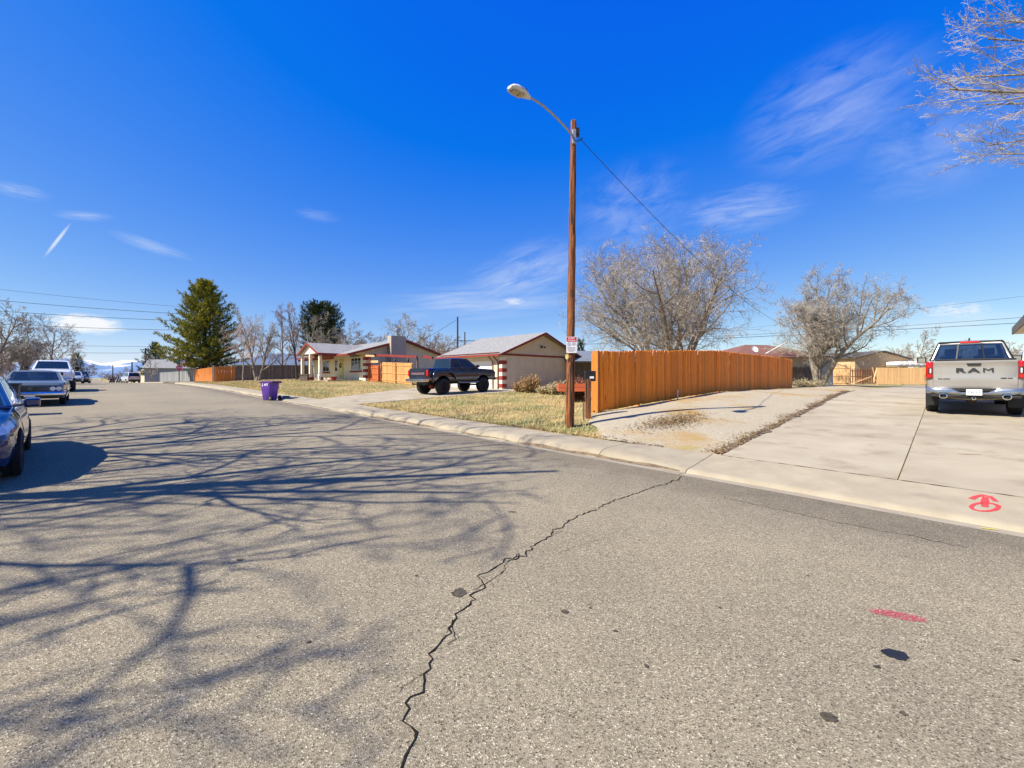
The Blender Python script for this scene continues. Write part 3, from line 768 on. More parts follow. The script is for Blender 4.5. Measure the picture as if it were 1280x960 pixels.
# garage
gz0 = .74; gar = empty('garage', tuple(ST(22.1, 20.3)), 0, 'beige stucco garage with grey shingle roof and dark red trim', 'garage')
g0, g1, gt0, gt1 = 22.1, 29.1, 20.3, 28.5; ez = 3.35; rt_ = (gt0+gt1)/2; rz_ = 4.93
# walls with a door opening in front
wall_box(gar, 'wall', M_stucco, g0, g1, gt1-.15, gt1, gz0-.4, ez+.0)
wall_box(gar, 'wall', M_stucco, g1-.15, g1, gt0, gt1-.15, gz0-.4, ez)
wall_box(gar, 'wall', M_stucco, g0, g0+.15, gt0, gt1-.15, gz0-.4, ez)
wall_box(gar, 'wall', M_stucco, g0+.15, g0+1.0, gt0, gt0+.15, gz0-.4, ez)
wall_box(gar, 'wall', M_stucco, g1-1.0, g1-.15, gt0, gt0+.15, gz0-.4, ez)
wall_box(gar, 'wall', M_stucco, g0+1.0, g1-1.0, gt0, gt0+.15, gz0+2.02, ez)
for i in range(4):
    for j in range(1):
        wall_box(gar, 'door_panel', M_white, g0+1.0, g1-1.0, gt0+.07, gt0+.12, gz0-.05+i*.52, gz0-.05+i*.52+.512)
poly_prism(gar, 'gable_wall', M_stucco, [(g0, gt0, ez+.002), (g0, gt1, ez+.002), (g0, rt_, rz_-.12)], (.14, 0, 0))
poly_prism(gar, 'gable_wall', M_stucco, [(g1, gt0, ez+.002), (g1, gt1, ez+.002), (g1, rt_, rz_-.12)], (-.14, 0, 0))
ov = .45; sl = (rz_-ez)/(rt_-gt0); lz = ez-ov*sl
roof_slab(gar, 'roof', M_shingle, (g0-.35, gt0-ov, lz+.06), (g1+.35, gt0-ov, lz+.06), (g1+.35, rt_, rz_+.06), (g0-.35, rt_, rz_+.06))
roof_slab(gar, 'roof', M_shingle, (g0-.35, rt_, rz_+.057), (g1+.35, rt_, rz_+.057), (g1+.35, gt1+ov, lz+.06), (g0-.35, gt1+ov, lz+.06))
for sx_ in (g0-.39, g1+.39):
    bar_st(gar, 'rake_board', M_trim, (sx_, gt0-ov-.02, lz-.02), (sx_, rt_, rz_-.02), .05, .15)
    bar_st(gar, 'rake_board', M_trim, (sx_, gt1+ov+.02, lz-.02), (sx_, rt_+.01, rz_-.025), .05, .15)
bar_st(gar, 'gutter', M_trim, (g0-.3, gt0-ov-.06, lz-.03), (g1+.3, gt0-ov-.06, lz-.03), .11, .13)
bar_st(gar, 'trim_band', M_trim, (g0-.02, gt0-.1, ez-.14), (g0-.02, gt1+.1, ez-.14), .05, .13)
bar_st(gar, 'soffit', M_trim, (g0, gt0-.22, ez-.02), (g1, gt0-.22, ez-.02), .38, .03)
mb = MB(); L0 = gar.location
q3 = lambda s, t, z: U*s+NV*t+Vector((0, 0, z))-L0
mb.tube([q3(g0+.35, gt0-ov-.06, lz-.08), q3(g0+.38, gt0-.12, lz-.42), q3(g0+.38, gt0-.05, lz-.6), q3(g0+.38, gt0-.05, gz0)], .045, 6); mb.build('downspout', M_trim, gar)
mb = MB(); mb.tube([q3(g0+.9, gt0-ov-.06, lz-.08), q3(g0+.92, gt0-.10, lz-.42), q3(g0+.92, gt0-.05, gz0)], .04, 6); mb.build('downspout', M_trim, gar)
for i in range(9):
    z = gz0-.1+i*.27
    if i % 2 == 1: wall_box(gar, 'quoin', M_redbrick, g0-.035, g0+.30, gt0-.035, gt0+.42, z, z+.25)
    else: wall_box(gar, 'quoin', M_cream, g0-.03, g0+.24, gt0-.03, gt0+.3, z, z+.25)
mb = MB(); c = q3(g0-.1, rt_-.15, 3.9); mb.box(c.x-.08, c.x+.08, c.y-.08, c.y+.08, c.z-.05, c.z+.07); 
for sg in (-1, 1): mb.lathe([(.03, 0), (.05, .05), (.075, .14), (.06, .15)], 8, Matrix.Translation(c+NV*sg*.12-U*.06) @ Vector((-U.x+NV.x*sg*.6, -U.y+NV.y*sg*.6, -.4)).to_track_quat('Z', 'Y').to_matrix().to_4x4())
mb.build('floodlight', M_black, gar)

# main house
hs0 = 38.7; hs1 = 52.; hf = 18.3; hb = 27.2; hz = 1.33; hez = 3.72; hr = 22.2; hrz = 5.35; fo = 16.5
hou = empty('house', tuple(ST(hs0, hf)), 0, 'low cream house with grey roof, red trim, porch columns and broad chimney', 'house')
poly_prism(hou, 'wall', M_stucco, [(hs0, hf, hz-.6), (hs0, hb, hz-.6), (hs0, hb, hez+.0), (hs0, hr, hrz-.12), (hs0, hf, hez+.36)], (.15, 0, 0))
poly_prism(hou, 'wall', M_stucco, [(hs1, hf, hz-.6), (hs1, hb, hz-.6), (hs1, hb, hez+.0), (hs1, hr, hrz-.12), (hs1, hf, hez+.36)], (-.15, 0, 0))
wall_box(hou, 'front_wall', M_cream, hs0+.15, hs1-.15, hf, hf+.15, hz-.6, hez+.33)
wall_box(hou, 'wall', M_stucco, hs0+.15, hs1-.15, hb-.15, hb, hz-.6, hez-.1)
roof_slab(hou, 'roof', M_shingle, (hs0-.35, fo, hez+.06), (hs1+.3, fo, hez+.06), (hs1+.3, hr, hrz+.06), (hs0-.35, hr, hrz+.06))
roof_slab(hou, 'roof', M_shingle, (hs0-.35, hr, hrz+.057), (hs1+.3, hr, hrz+.057), (hs1+.3, hb+.6, hez-.02), (hs0-.35, hb+.6, hez-.02))
for a, b in (((hs0-.39, fo-.02, hez-.04), (hs0-.39, hr, hrz-.04)), ((hs0-.39, hb+.62, hez-.12), (hs0-.39, hr+.01, hrz-.045))):
    bar_st(hou, 'rake_board', M_trim, a, b, .06, .2)
bar_st(hou, 'gutter', M_trim, (hs0-.3, fo-.05, hez-.03), (hs1+.3, fo-.05, hez-.03), .1, .16)
bar_st(hou, 'porch_beam', M_trim, (hs0+3.5, fo+.2, hez-.22), (hs1, fo+.2, hez-.22), .12, .22)
# chimney
wall_box(hou, 'chimney', mat('chimney_stucco', (.40, .34, .28), (.35, .3, .25), 2, .9, .4, 50), hs0-.75, hs0-.01, hr-1.7, hr-.1, hz-.5, 5.62)
mb = MB(); c = U*(hs0-.4)+NV*(hr-.9)-hou.location; mb.lathe([(.17, 5.6), (.17, 6.1), (.26, 6.11), (.26, 6.27), (.1, 6.4)], 12, Matrix.Translation(Vector((c.x, c.y, -hou.location.z)))); mb.build('flue', M_metal, hou)
# windows and door
window_st(hou, hs0+1.2, hs0+3.3, hf, hf, hz+.85-hou.location.z*0, hz+2.0, (0, -1), bars=2) if False else None
def hwin(s0, s1, z0, z1, bars=1, m=M_white):
    w = window_st(hou, s0, s1, hf, hf, z0, z1, (0, -1), m, bars); return w
for (s0, s1, z0, z1, b) in ((hs0+.9, hs0+3.1, hz+.95, hz+2.2, 2), (hs0+8.6, hs0+10.4, hz+.9, hz+2.1, 1)):
    hwin(s0, s1, z0, z1, b)
    bar_st(hou, 'sill', M_trim, (s0-.15, hf-.05, z0-.09), (s1+.15, hf-.05, z0-.09), .12, .16)
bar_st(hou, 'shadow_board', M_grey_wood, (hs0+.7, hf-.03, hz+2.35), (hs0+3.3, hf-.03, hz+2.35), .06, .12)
M_yel = mat('pale_yellow_paint', (.72, .62, .25), (.6, .5, .2), 3, .7)
wall_box(hou, 'door', M_yel, hs0+5.0, hs0+5.95, hf-.06, hf-.003, hz, hz+2.1)
mb = MB(); c = U*(hs0+5.48)+NV*(hf-.1)-hou.location
mb_ = [Vector((c.x+U.x*.2*math.cos(a), c.y+U.y*.2*math.cos(a), c.z+hz+1.5+.2*math.sin(a))) for a in [i*math.pi/6 for i in range(13)]]
mb.tube(mb_, .05, 5); wr = mb.build('wreath', mat('wreath_green', (.03, .05, .02)), hou)
window_st(hou, hs0+6.4, hs0+7.1, hf, hf, hz+.9, hz+2.1, (0, -1), M_white, 0)
for i in range(8):
    z = hz-.05+i*.28
    wall_box(hou, 'quoin', M_redbrick if i % 2 else M_cream, hs0-.04, hs0+.5, hf-.04, hf+.5, z, z+.26)
# rear patio beams to the right of the gable
bar_st(hou, 'patio_beam', M_trim, (hs0-1.2, hr+1.5, hez+.0), (hs0-5.8, 21.8, 3.35), .12, .22)
bar_st(hou, 'patio_beam', M_trim, (hs0-.1, 19.0, hez-.0), (hs0-5.8, 20.2, 3.4), .12, .2)
for (s, t) in ((hs0-2.4, 20.), (hs0-4.2, 20.3), (hs0-5.7, 20.3)):
    wall_box(hou, 'patio_post', M_grey_wood, s, s+.12, t, t+.12, hz-.3, 3.35)
bar_st(hou, 'lattice_rail', M_pale, (hs0-.2, 18.35, hz+1.75), (hs0-2.4, 18.35, hz+1.7), .06, .2)
bar_st(hou, 'lattice_rail', M_pale, (hs0+.6, 18.0, hz+2.35), (hs0-2.2, 18.1, hz+2.2), .06, .16)
bar_st(hou, 'lattice_rail', M_trim, (hs0-1.0, 18.2, hz+1.5), (hs0-1.0, 18.2, hz+2.5), .1, .1)
# porch with its own small gable towards the street
ps0, ps1, pt = 41.2, 46.2, 15.0; pz = 3.88
poly_prism(hou, 'porch_gable', mat('pink_cream', (.78, .66, .58), (.7, .58, .5), 3, .8), [(ps0, pt, pz), (ps1, pt, pz), ((ps0+ps1)/2, pt, pz+.95)], (0, .1, 0))
pm_ = (ps0+ps1)/2
roof_slab(hou, 'porch_roof', M_shingle, (ps0-.3, pt-.25, pz-.02), (pm_, pt-.25, pz+1.08), (pm_, hr-2, pz+1.08), (ps0-.3, hr-2, pz-.02))
roof_slab(hou, 'porch_roof', M_shingle, (ps1+.3, pt-.25, pz-.02), (pm_, pt-.25, pz+1.077), (pm_, hr-2, pz+1.077), (ps1+.3, hr-2, pz-.02))
bar_st(hou, 'rake_board', M_trim, (ps0-.32, pt-.28, pz-.1), (pm_, pt-.28, pz+1.0), .05, .18)
bar_st(hou, 'rake_board', M_trim, (ps1+.32, pt-.28, pz-.1), (pm_, pt-.282, pz+.995), .05, .18)
bar_st(hou, 'gutter', M_trim, (ps0-.35, pt-.2, pz-.12), (ps0-.35, fo+.3, pz-.12), .1, .22)
for s in (ps0+.15, ps0+2.6, ps1-.15):
    mb = MB(); c = U*s+NV*(pt+.15)-hou.location; c.z = -hou.location.z
    mb.box(-.13, .13, -.13, .13, hz+.3, pz, Matrix.Translation(c) @ Matrix.Rotation(ANG_U, 4, 'Z')); cc = mb.build('column', M_cream, hou, bevel=.02)
    mb = MB(); mb.box(-.22, .22, -.22, .22, hz-.5, hz+.3, Matrix.Translation(c) @ Matrix.Rotation(ANG_U, 4, 'Z')); mb.build('column_base', M_redbrick, hou)
wall_box(hou, 'porch_floor', M_conc, ps0-2, ps1+.4, pt, hf-.01, hz-.6, hz+.06)
# things on the porch
for i, (s, t, w_, h_, m_, lab, ct) in enumerate([(43.2, 14.4, .5, .75, M_grey_wood, 'dark grey box beside the porch steps', 'box'), (40.6, 14.8, .35, .6, M_white, 'small pale statue standing before the porch', 'statue'), (39.4, 15.6, .6, .4, M_redbrick, 'low terracotta planter on the porch edge', 'planter')]):
    zb = H(s, t); mb = MB()
    if ct == 'statue': mb.lathe([(.16, 0), (.16, .08), (.1, .12), (.14, .35), (.15, .5), (.07, .6), (.1, .68), (.09, .78), (.03, .84)], 10)
    elif ct == 'planter': mb.lathe([(.2, 0), (.3, .35), (.32, .4), (.27, .4), (.24, .3)], 12)
    else: mb.box(-.35, .35, -.25, .25, 0, .6); mb.box(-.38, .38, -.28, .28, .6, .68)
    o = mb.build({'box': 'storage_box', 'statue': 'garden_statue', 'planter': 'planter'}[ct], m_, None, smooth=40); o.location = ST(s, t); tag(o, lab, ct)
# raised planter beside the post
pb = empty('raised_bed', tuple(P(722, 489.5, 17.2)), ANG_U, 'red timber raised bed behind the utility pole', 'raised bed')
pb.rotation_euler = (0, 0, -.05); M_bed = mat('redwood_timber', (.52, .13, .05), (.4, .09, .035), 4, .7, stretch=(1, 6, 6))
for z in (0, .16): MB().box(-.75, 1.3, -.03, .03, z+.006, z+.155).build('timber', M_bed, pb); MB().box(-.75, -.69, .031, 1.4, z+.006, z+.155).build('timber', M_bed, pb)
MB().box(-.69, 1.3, .03, 1.4, .02, .26).build('soil', M_dirt, pb)

def simple_house(name, label, px, k, w, d, h, rh, wall, roof, yaw, z0=None, hip=False, wins=(), group=None, eave=.4, ridge_along='x', cat='house'):
    c = P(px, HY, k); z = HXY(c.x, k) if z0 is None else z0
    root = empty(name, (c.x, c.y, z), yaw, label, cat, group)
    MB().box(-w/2, w/2, -d/2, d/2, -.8, h).build('wall', wall, root)
    mb = MB(); e = eave
    if hip:
        i = min(d, w)/2
        A = [(-w/2-e, -d/2-e, h), (w/2+e, -d/2-e, h), (w/2+e, d/2+e, h), (-w/2-e, d/2+e, h), (-w/2+i, 0, h+rh), (w/2-i, 0, h+rh)]
        mb.v = A; mb.f = [(0, 1, 5, 4), (1, 2, 5), (2, 3, 4, 5), (3, 0, 4), (3, 2, 1, 0)]
        mb.build('roof', roof, root)
    else:
        mb.v = [(-w/2-e, -d/2-e, h-.12), (w/2+e, -d/2-e, h-.12), (w/2+e, 0, h+rh), (-w/2-e, 0, h+rh), (w/2+e, d/2+e, h-.12), (-w/2-e, d/2+e, h-.12)]
        mb.f = [(0, 1, 2, 3), (3, 2, 4, 5)]; o = mb.build('roof', roof, root); so_ = o.modifiers.new('s', 'SOLIDIFY'); so_.thickness = .12; so_.offset = 1
        for sx in (-1, 1):
            MB().prism([(sx*w/2, -d/2, h), (sx*w/2, d/2, h), (sx*w/2, 0, h+rh-.08)], (0, 0, 0), (-sx*.12, 0, 0)).build('gable_wall', wall, root, fix=True)
    for (side, u0, u1, z0_, z1_) in wins:
        y = -d/2-.02
        mb = MB(); mb.box(u0, u1, y-.02, y+.02, z0_, z1_)
        f = mb.build('window', M_white, root); MB().box(u0+.07, u1-.07, y-.035, y-.022, z0_+.07, z1_-.07).build('pane', M_wglass, f)
    return root
simple_house('house', 'red-brown roofed house behind the stained fence', 945, 46, 10.5, 8, 2.2, 1.5, M_stucco, M_brown_shingle, R(8), z0=1.35, hip=True, eave=.5)
simple_house('house', 'tan sided building with shallow gable beyond the open yard', 1063, 60, 8, 9.4, 3.0, .85, mat('tan_siding', (.62, .42, .22), (.5, .34, .18), 3, .8), mat('brown_grey_shingle', (.12, .10, .085), (.08, .07, .06), 6, .9), R(-74), z0=1.1, eave=.35) 
simple_house('house', 'grey-roofed neighbour house glimpsed right of the garage', 748, 38, 7, 6, 2.0, .9, M_grey_wood, mat('slate_roof', (.17, .19, .22), (.12, .14, .17), 6, .9), R(10), z0=.9, wins=((0, -1, 0, .9, 1.6),))
simple_house('house', 'tan roofed far house behind the pale grey fence', 208, 102, 9, 7, 2.1, 2.0, M_stucco, M_tan_shingle, R(-20), z0=.5, eave=.3, wins=((0, -1, .3, .9, 1.7), (0, 1.5, 2.7, .9, 1.7)))
simple_house('house', 'grey-blue gabled far house beneath the big pine', 228, 96, 11, 8, 3.2, 1.8, mat('blue_grey_siding', (.27, .30, .33), rough=.7), M_shingle, R(25), z0=.4, eave=.4, wins=((0, -2, -.6, 1.6, 2.6), (0, 1, 2.4, 1.6, 2.6)))
simple_house('house', 'low dark blue-roofed house behind the weathered fence', 352, 84, 14, 9, 2.9, 2.3, M_white, mat('blue_roof', (.13, .17, .25), (.09, .12, .19), 4, .6), R(12), z0=1.0, hip=True, eave=.4, wins=((0, -2, 0, 1, 1.9),))
# white ribbed shed roof beyond the pine fence
wr_ = empty('carport', tuple(P(1143, 478, 56)), R(-5), 'white ribbed carport roof edge above the pale fence', 'carport')
for i in range(24): MB().box(-3.5+i*.33, -3.5+i*.33+.3, -2, 2, 2.2+.05*(i % 2), 2.6+.05*(i % 2)).build('roof_rib', M_white, wr_)
MB().box(-3.4, 4.2, -1.9, 1.9, 2.05, 2.19).build('roof_deck', M_white, wr_)
for x_ in (-3.2, 4.0): MB().box(x_-.06, x_+.06, -1.8, -1.68, -.5, 2.05).build('post', M_white, wr_)
# carport roof of the neighbour at the right edge, its dark fascia running along the driveway
nb = empty('carport', tuple(ST(-5.5, 28, .6)), 0, 'cream carport roof with dark fascia at the right picture edge', 'carport')
ce = -1.62; cz = 3.78; c0, c1_ = 20.5, 33.4
for i in range(12):
    a_ = c0+(c1_-c0)*i/12; wall_box(nb, 'soffit_panel', M_cream, ce-4.6, ce-.06, a_+.006, a_+(c1_-c0)/12-.006, cz, cz+.03)
roof_slab(nb, 'roof', M_shingle, (ce, c0-.1, cz+.34), (ce-4.8, c0-.1, cz+1.6), (ce-4.8, c1_+.1, cz+1.6), (ce, c1_+.1, cz+.34), .06)
m_f = mat('grey_brown_paint', (.16, .14, .12), (.12, .1, .09), 3, .6)
bar_st(nb, 'fascia', m_f, (ce-.02, c0-.1, cz+.14), (ce-.02, c1_+.1, cz+.14), .05, .30)
poly_prism(nb, 'end_wall', M_cream, [(ce-.06, c1_-.04, cz+.04), (ce-4.6, c1_-.04, cz+.04), (ce-4.6, c1_-.04, cz+1.45), (ce-.06, c1_-.04, cz+.26)], (0, .06, 0))
poly_prism(nb, 'end_wall', M_cream, [(ce-.06, c0, cz+.04), (ce-4.6, c0, cz+.04), (ce-4.6, c0, cz+1.45), (ce-.06, c0, cz+.26)], (0, .06, 0))
for t_ in (c0+.2, (c0+c1_)/2, c1_-.3):
    wall_box(nb, 'post', M_cream, ce-4.5, ce-4.38, t_, t_+.12, .3, cz-.003)
wall_box(nb, 'wall', M_cream, ce-5.4, ce-4.9, c0, c1_, .2, cz+1.2)
# satellite dish on the brown roof
sdish = empty('satellite_dish', tuple(P(943, 437, 41.5)), R(10), 'white satellite dish on the red-brown roof', 'dish')
mb = MB(); mb.lathe([(.001, .0), (.2, .02), (.36, .07), (.45, .12), (.45, .135), (.36, .09), (.2, .04), (.001, .02)], 18, Matrix.Rotation(R(62), 4, 'X') @ Matrix.Scale(.72, 4)); mb.build('dish', M_white, sdish, smooth=50)
MB().tube([(0, 0, 0), (.05, .3, -.25), (.05, .3, -.9)], .025, 6).build('mast', M_metal, sdish); MB().tube([(0, -.02, -.3), (0, -.5, -.05)], .015, 5).build('feed_arm', M_metal, sdish)
mb = MB(); a = P(957, 442, 42.); b = P(984, 427, 42.); mb.tube([a, b], .05, 5); tag(mb.build('vent_pipe', M_white), 'white slanting strip on the red-brown roof', 'pipe')

# ------------------------------------------------------------------ street lamp on the wooden pole
pk = 11.45; pbase = G(712, pk); ptop = P(717, 153, pk)
lamp = empty('street_lamp', tuple(pbase), 0, 'street lamp arm on a tall reddish wooden pole', 'street lamp')
tp = ptop-pbase
mb = MB(); n = 26; rr_ = []; pts = []
r5 = random.Random(5)
for i in range(n+1):
    q = i/n; pts.append(tp*q+Vector((r5.gauss(0, .004), r5.gauss(0, .004), 0)) if i else Vector((0, 0, -.3))); rr_.append(.118-.042*q)
pts += [tp+Vector((0, 0, .05)), tp+Vector((0, 0, .075))]; rr_ += [.06, .02]
mb.tube(pts, rr_, 20); mb.build('pole', M_pole, lamp, smooth=50)
mb = MB(); lt = tp+Vector((-.0, -.07, -.42)); hd = P(661, 121.5, 10.25)-pbase
arm = []
B0 = lt; B3 = hd; B1 = P(703.5, 155, 11.1)-pbase; B2 = P(681, 129, 10.65)-pbase
for i in range(17):
    q = i/16; arm.append(B0*(1-q)**3+B1*3*q*(1-q)**2+B2*3*q*q*(1-q)+B3*q**3)
mb.tube(arm, .028, 8); mb.build('arm', M_metal, lamp, smooth=60)
mb = MB(); mb.box(-.05, .05, -.14, -.05, -.62, -.25, Matrix.Translation(tp)); mb.build('bracket', M_metal, lamp, bevel=.01)
mb = MB(); mb.box(.07, .15, -.05, .05, -.36, -.16, Matrix.Translation(tp)); mb.tube([tp+Vector((.08, 0, -.5)), tp+Vector((.2, 0, -.46)), tp+Vector((.24, 0, -.4))], .012, 5); mb.build('insulator', M_black, lamp)
# cobra head: local x from the neck outwards
dirh = (P(636, 108.5, 9.75)-P(661, 121.5, 10.25)).normalized()
qh = dirh.to_track_quat('X', 'Z').to_matrix().to_4x4(); Mh = Matrix.Translation(hd-dirh*.03) @ qh
mb = MB(); st_ = [(0, .045, .04, .045), (.08, .07, .06, .05), (.2, .12, .09, .055), (.34, .155, .11, .06), (.5, .165, .105, .06), (.62, .14, .08, .05), (.7, .07, .035, .03)]
for i, (x_, w_, hu, hd_) in enumerate(st_):
    for j in range(14):
        a = 2*math.pi*j/14; mb.v.append(tuple(Mh @ Vector((x_, math.cos(a)*w_, (hu if math.sin(a) > 0 else hd_)*math.sin(a)))))
for i in range(len(st_)-1):
    for j in range(14): mb.f.append((i*14+j, i*14+(j+1) % 14, (i+1)*14+(j+1) % 14, (i+1)*14+j))
mb.f.append(tuple(range(14))); mb.f.append(tuple(range((len(st_)-1)*14, len(st_)*14)))
head = mb.build('lamp_head', mat('lamp_head_grey', (.62, .62, .6), (.5, .5, .48), 6, .45), lamp, smooth=50, fix=True)
mb = MB()
for (x0, x1) in ((.27, .42), (.44, .64)):
    n0 = len(mb.v)
    for x_ in (x0, (x0+x1)/2, x1):
        for y_ in (-.1, 0, .1): mb.v.append(tuple(Mh @ Vector((x_, y_*(1 if x_ < .6 else .75), -.064-.012*(y_ == 0)-.006*(x_ != x0)))))
    for i in range(2):
        for j in range(2): a = n0+i*3+j; mb.f.append((a, a+1, a+4, a+3))
mb.build('lens', mat('lamp_lens', (.45, .38, .22), (.32, .27, .16), 18, .2), head)
MB().box(.1, .14, -.02, .02, .06, .16, Mh).build('photocell', M_black, head)
# neighbourhood sign fixed to the pole
zc = P(714, 431, pk-.13); So = Matrix.Translation(zc-pbase+Vector((.008, 0, 0))) @ Matrix.Rotation(R(90), 4, 'X')
sw, sh = .27, .42
M_signw = mat('sign_white', (.80, .78, .78), (.74, .71, .71), 3, .45); M_signr = mat('sign_red', (.58, .02, .03), (.5, .02, .03), 3, .45)
sgn = MB().box(-sw/2, sw/2, -sh/2, sh/2, -.004, 0, So).build('sign_board', M_signw, lamp)
MB().box(-sw/2+.006, sw/2-.006, sh/2-.13, sh/2-.008, .0005, .002, So).build('header', M_signr, sgn)
text('lettering', 'ALERT', .055, M_signw, sgn, So @ Matrix.Translation((0, sh/2-.04, .003)), .001, 1.1, .001)
text('lettering', 'NEIGHBORS', .036, M_signw, sgn, So @ Matrix.Translation((0, sh/2-.095, .003)), .001, 1., .001)
mb = MB(); mb.lathe([(.058, .0006), (.058, .002)], 20, So @ Matrix.Translation((-.065, .015, 0))); mb.build('emblem', mat('sign_grey', (.25, .27, .3), (.6, .6, .6), 40, .5), sgn)
M_ink = mat('sign_ink', (.25, .16, .2)); mb = MB()
for i, (x0, x1, y_) in enumerate([(.01, .12, .05), (.01, .11, .03), (.01, .12, .005), (.01, .10, -.015), (-.11, .11, -.075), (-.11, .09, -.095), (-.09, .1, -.125), (-.11, .11, -.15), (-.08, .07, -.175)]):
    mb.box(x0, x1, y_, y_+.009, .0006, .002, So)
mb.build('small_print', M_ink, sgn)
Ty = Matrix.Translation(P(708.5, 446, pk-.125)-pbase) @ Matrix.Rotation(R(90), 4, 'X')
mb = MB(); mb.lathe([(.055, 0), (.055, .006)], 16, Ty @ Matrix.Diagonal((.8, 1.25, 1, 1))); mb.build('yellow_tag', mat('yellow_plate', (.75, .65, .12), (.6, .55, .3), 20, .5), lamp)
# short post with a box, and a thin stub
sp_ = G(735, 12.6); spz = empty('meter_post', tuple(sp_), 0, 'short dark wooden post with a black box beside the tall pole', 'post')
MB().box(-.075, .075, -.075, .075, -.3, 1.13).build('post', M_pole, spz, bevel=.01)
MB().box(-.05, .26, -.10, .06, 1.02, 1.32, Matrix.Translation((-.04, .05, .05))).build('box', M_black, spz, bevel=.015)
MB().box(.08, .2, -.058, -.052, 1.1, 1.16, Matrix.Translation((-.04, .0, .05))).build('label_plate', M_white, spz)
o = MB().box(-.022, .022, -.022, .022, -.2, .5).build('wooden_stake', M_grey_wood); o.location = G(729.5, 12.3); tag(o, 'thin grey stake left of the short post', 'stake')
# white survey stick and leaning stick at the long fence
o = MB().box(-.02, .02, -.01, .01, -.1, .28).build('marker_stake', M_white); o.location = P(847, 496.5, 17.0); tag(o, 'thin white marker stake against the stained fence', 'stake'); o.rotation_euler = (.06, 0, 0)
MB_ = MB().bar((0, 0, 0), (-.14, .02, .24), .03, .02); o = MB_.build('wooden_stake', M_pale); o.location = P(901, 491.5, 19.4); tag(o, 'short pale stick leaning over the gravel', 'stake')

# ------------------------------------------------------------------ stop sign with street names
sb = ST(78, 8.9); stp = empty('stop_sign', tuple(sb), math.atan2(-sb.x, sb.y)+0, 'stop sign with green street name blades at the far corner', 'stop sign')
MB().box(-.05, .05, -.05, .05, -.2, 3.3).build('post', M_darkpole, stp)
mb = MB(); mb.prism([(math.cos(R(22.5+45*i))*.42, -.06, 2.0+math.sin(R(22.5+45*i))*.42) for i in range(8)], (0, 0, 0), (0, -.01, 0)); oc = mb.build('octagon', M_signw, stp, fix=True)
mb = MB(); mb.prism([(math.cos(R(22.5+45*i))*.385, -.071, 2.0+math.sin(R(22.5+45*i))*.385) for i in range(8)], (0, 0, 0), (0, -.004, 0)); mb.build('red_face', M_signr, oc, fix=True)
text('lettering', 'STOP', .3, M_signw, oc, Matrix.Translation((0, -.078, 2.0)) @ Matrix.Rotation(R(90), 4, 'X'), .002, .9, .008)
M_grn = mat('sign_green', (.02, .30, .16), (.02, .25, .14), 4, .5)
MB().box(-.45, .45, -.012, .012, 2.9, 3.08).build('name_blade', M_grn, stp); MB().box(-.012, .012, -.45, .45, 3.1, 3.28).build('name_blade', M_grn, stp)
o = empty('road_sign', tuple(ST(80.5, 9.6)), math.atan2(-sb.x, sb.y), 'small pink and white sign on a thin pole near the stop sign', 'sign')
MB().tube([(0, 0, -.2), (0, 0, 3.1)], .03, 6).build('post', M_metal, o); MB().box(-.3, .3, -.05, -.035, 2.75, 3.2).build('plate', mat('pink_sign', (.8, .45, .5), (.75, .6, .62), 6, .5), o)

# ------------------------------------------------------------------ utility poles and wires
def upole(px, k, ytop, label, arms=(), r=.13, ybase=None, group='utility poles'):
    b = G(px, k) if ybase is None else P(px, ybase, k); top = P(px, ytop, k); h = top.z-b.z
    o = empty('utility_pole', tuple(b), 0, label, 'utility pole', group)
    MB().tube([(0, 0, -.5), (0, 0, h*.5), (0, 0, h)], [r, r*.9, r*.75], 8).build('pole', M_darkpole, o)
    for (dz, w, a) in arms:
        MB().bar((-w*math.cos(a), -w*math.sin(a), h-dz), (w*math.cos(a), w*math.sin(a), h-dz), .12, .12).build('crossarm', M_darkpole, o)
        mb = MB()
        for q in (-.9, -.45, .45, .9): mb.lathe([(.03, 0), (.05, .06), (.03, .16)], 6, Matrix.Translation((w*q*math.cos(a), w*q*math.sin(a), h-dz+.06)))
        mb.build('insulators', M_black, o)
    return o
upole(182, 95, 435, 'dark utility pole left of the small pine', [(.4, .9, ANG_N)], .2)
upole(165, 130, 452, 'dark utility pole behind the silver car', (), .2)
upole(141, 150, 456, 'thin utility pole nearest the mountain view', (), .18)
upole(572, 62, 396, 'tall dark pole rising behind the garage roof', (), .14)
upole(581, 95, 415, 'pole with one crossarm behind the garage roof', [(1.9, 2.2, 0.2)], .16)
upole(262, 90, 360, 'utility pole carrying wires hidden by the big pine', [(.3, 1.6, ANG_U)], .17)
upole(-90, 70, 330, 'utility pole past the left picture edge', [(.3, 1.2, ANG_U)], .17)
upole(1490, 42, 300, 'utility pole past the right picture edge', [(.3, 1.2, ANG_U)], .17)
def wire(label, a, b, sag, r, n=24, group=None):
    a = Vector(a); b = Vector(b); pts = []
    for i in range(n+1):
        q = i/n; p = a.lerp(b, q); p.z -= sag*4*q*(1-q); pts.append(p)
    o = MB().tube(pts, r, 4).build('wire', M_black, None); return tag(o, label, 'wire', group)
wire('service wire sloping down from the lamp pole to the right', P(720, 168, pk), P(1003, 413, 41), 1.15, .011, 40)
for (ya, yb, lab, r_) in ((351, 386, 'top thin power line left of the big pine', .022), (367, 394, 'second power line from the top left of the pine', .036), (382, 402, 'third power line from the top left of the pine', .036), (400, 413, 'fourth power line crossing above the small cloud', .034), (426, 433, 'fifth power line just above the far trees', .024)):
    wire(lab, P(-90, ya, 70), P(262, yb, 90), .35, r_)
wire('lowest power line ending at the pole by the small pine', P(-90, 434, 70), P(182, 441, 95), .35, .03)
wire('lower of the power lines above the silver pickup', P(572, 436, 62), P(1490, 391, 42), .3, .024)
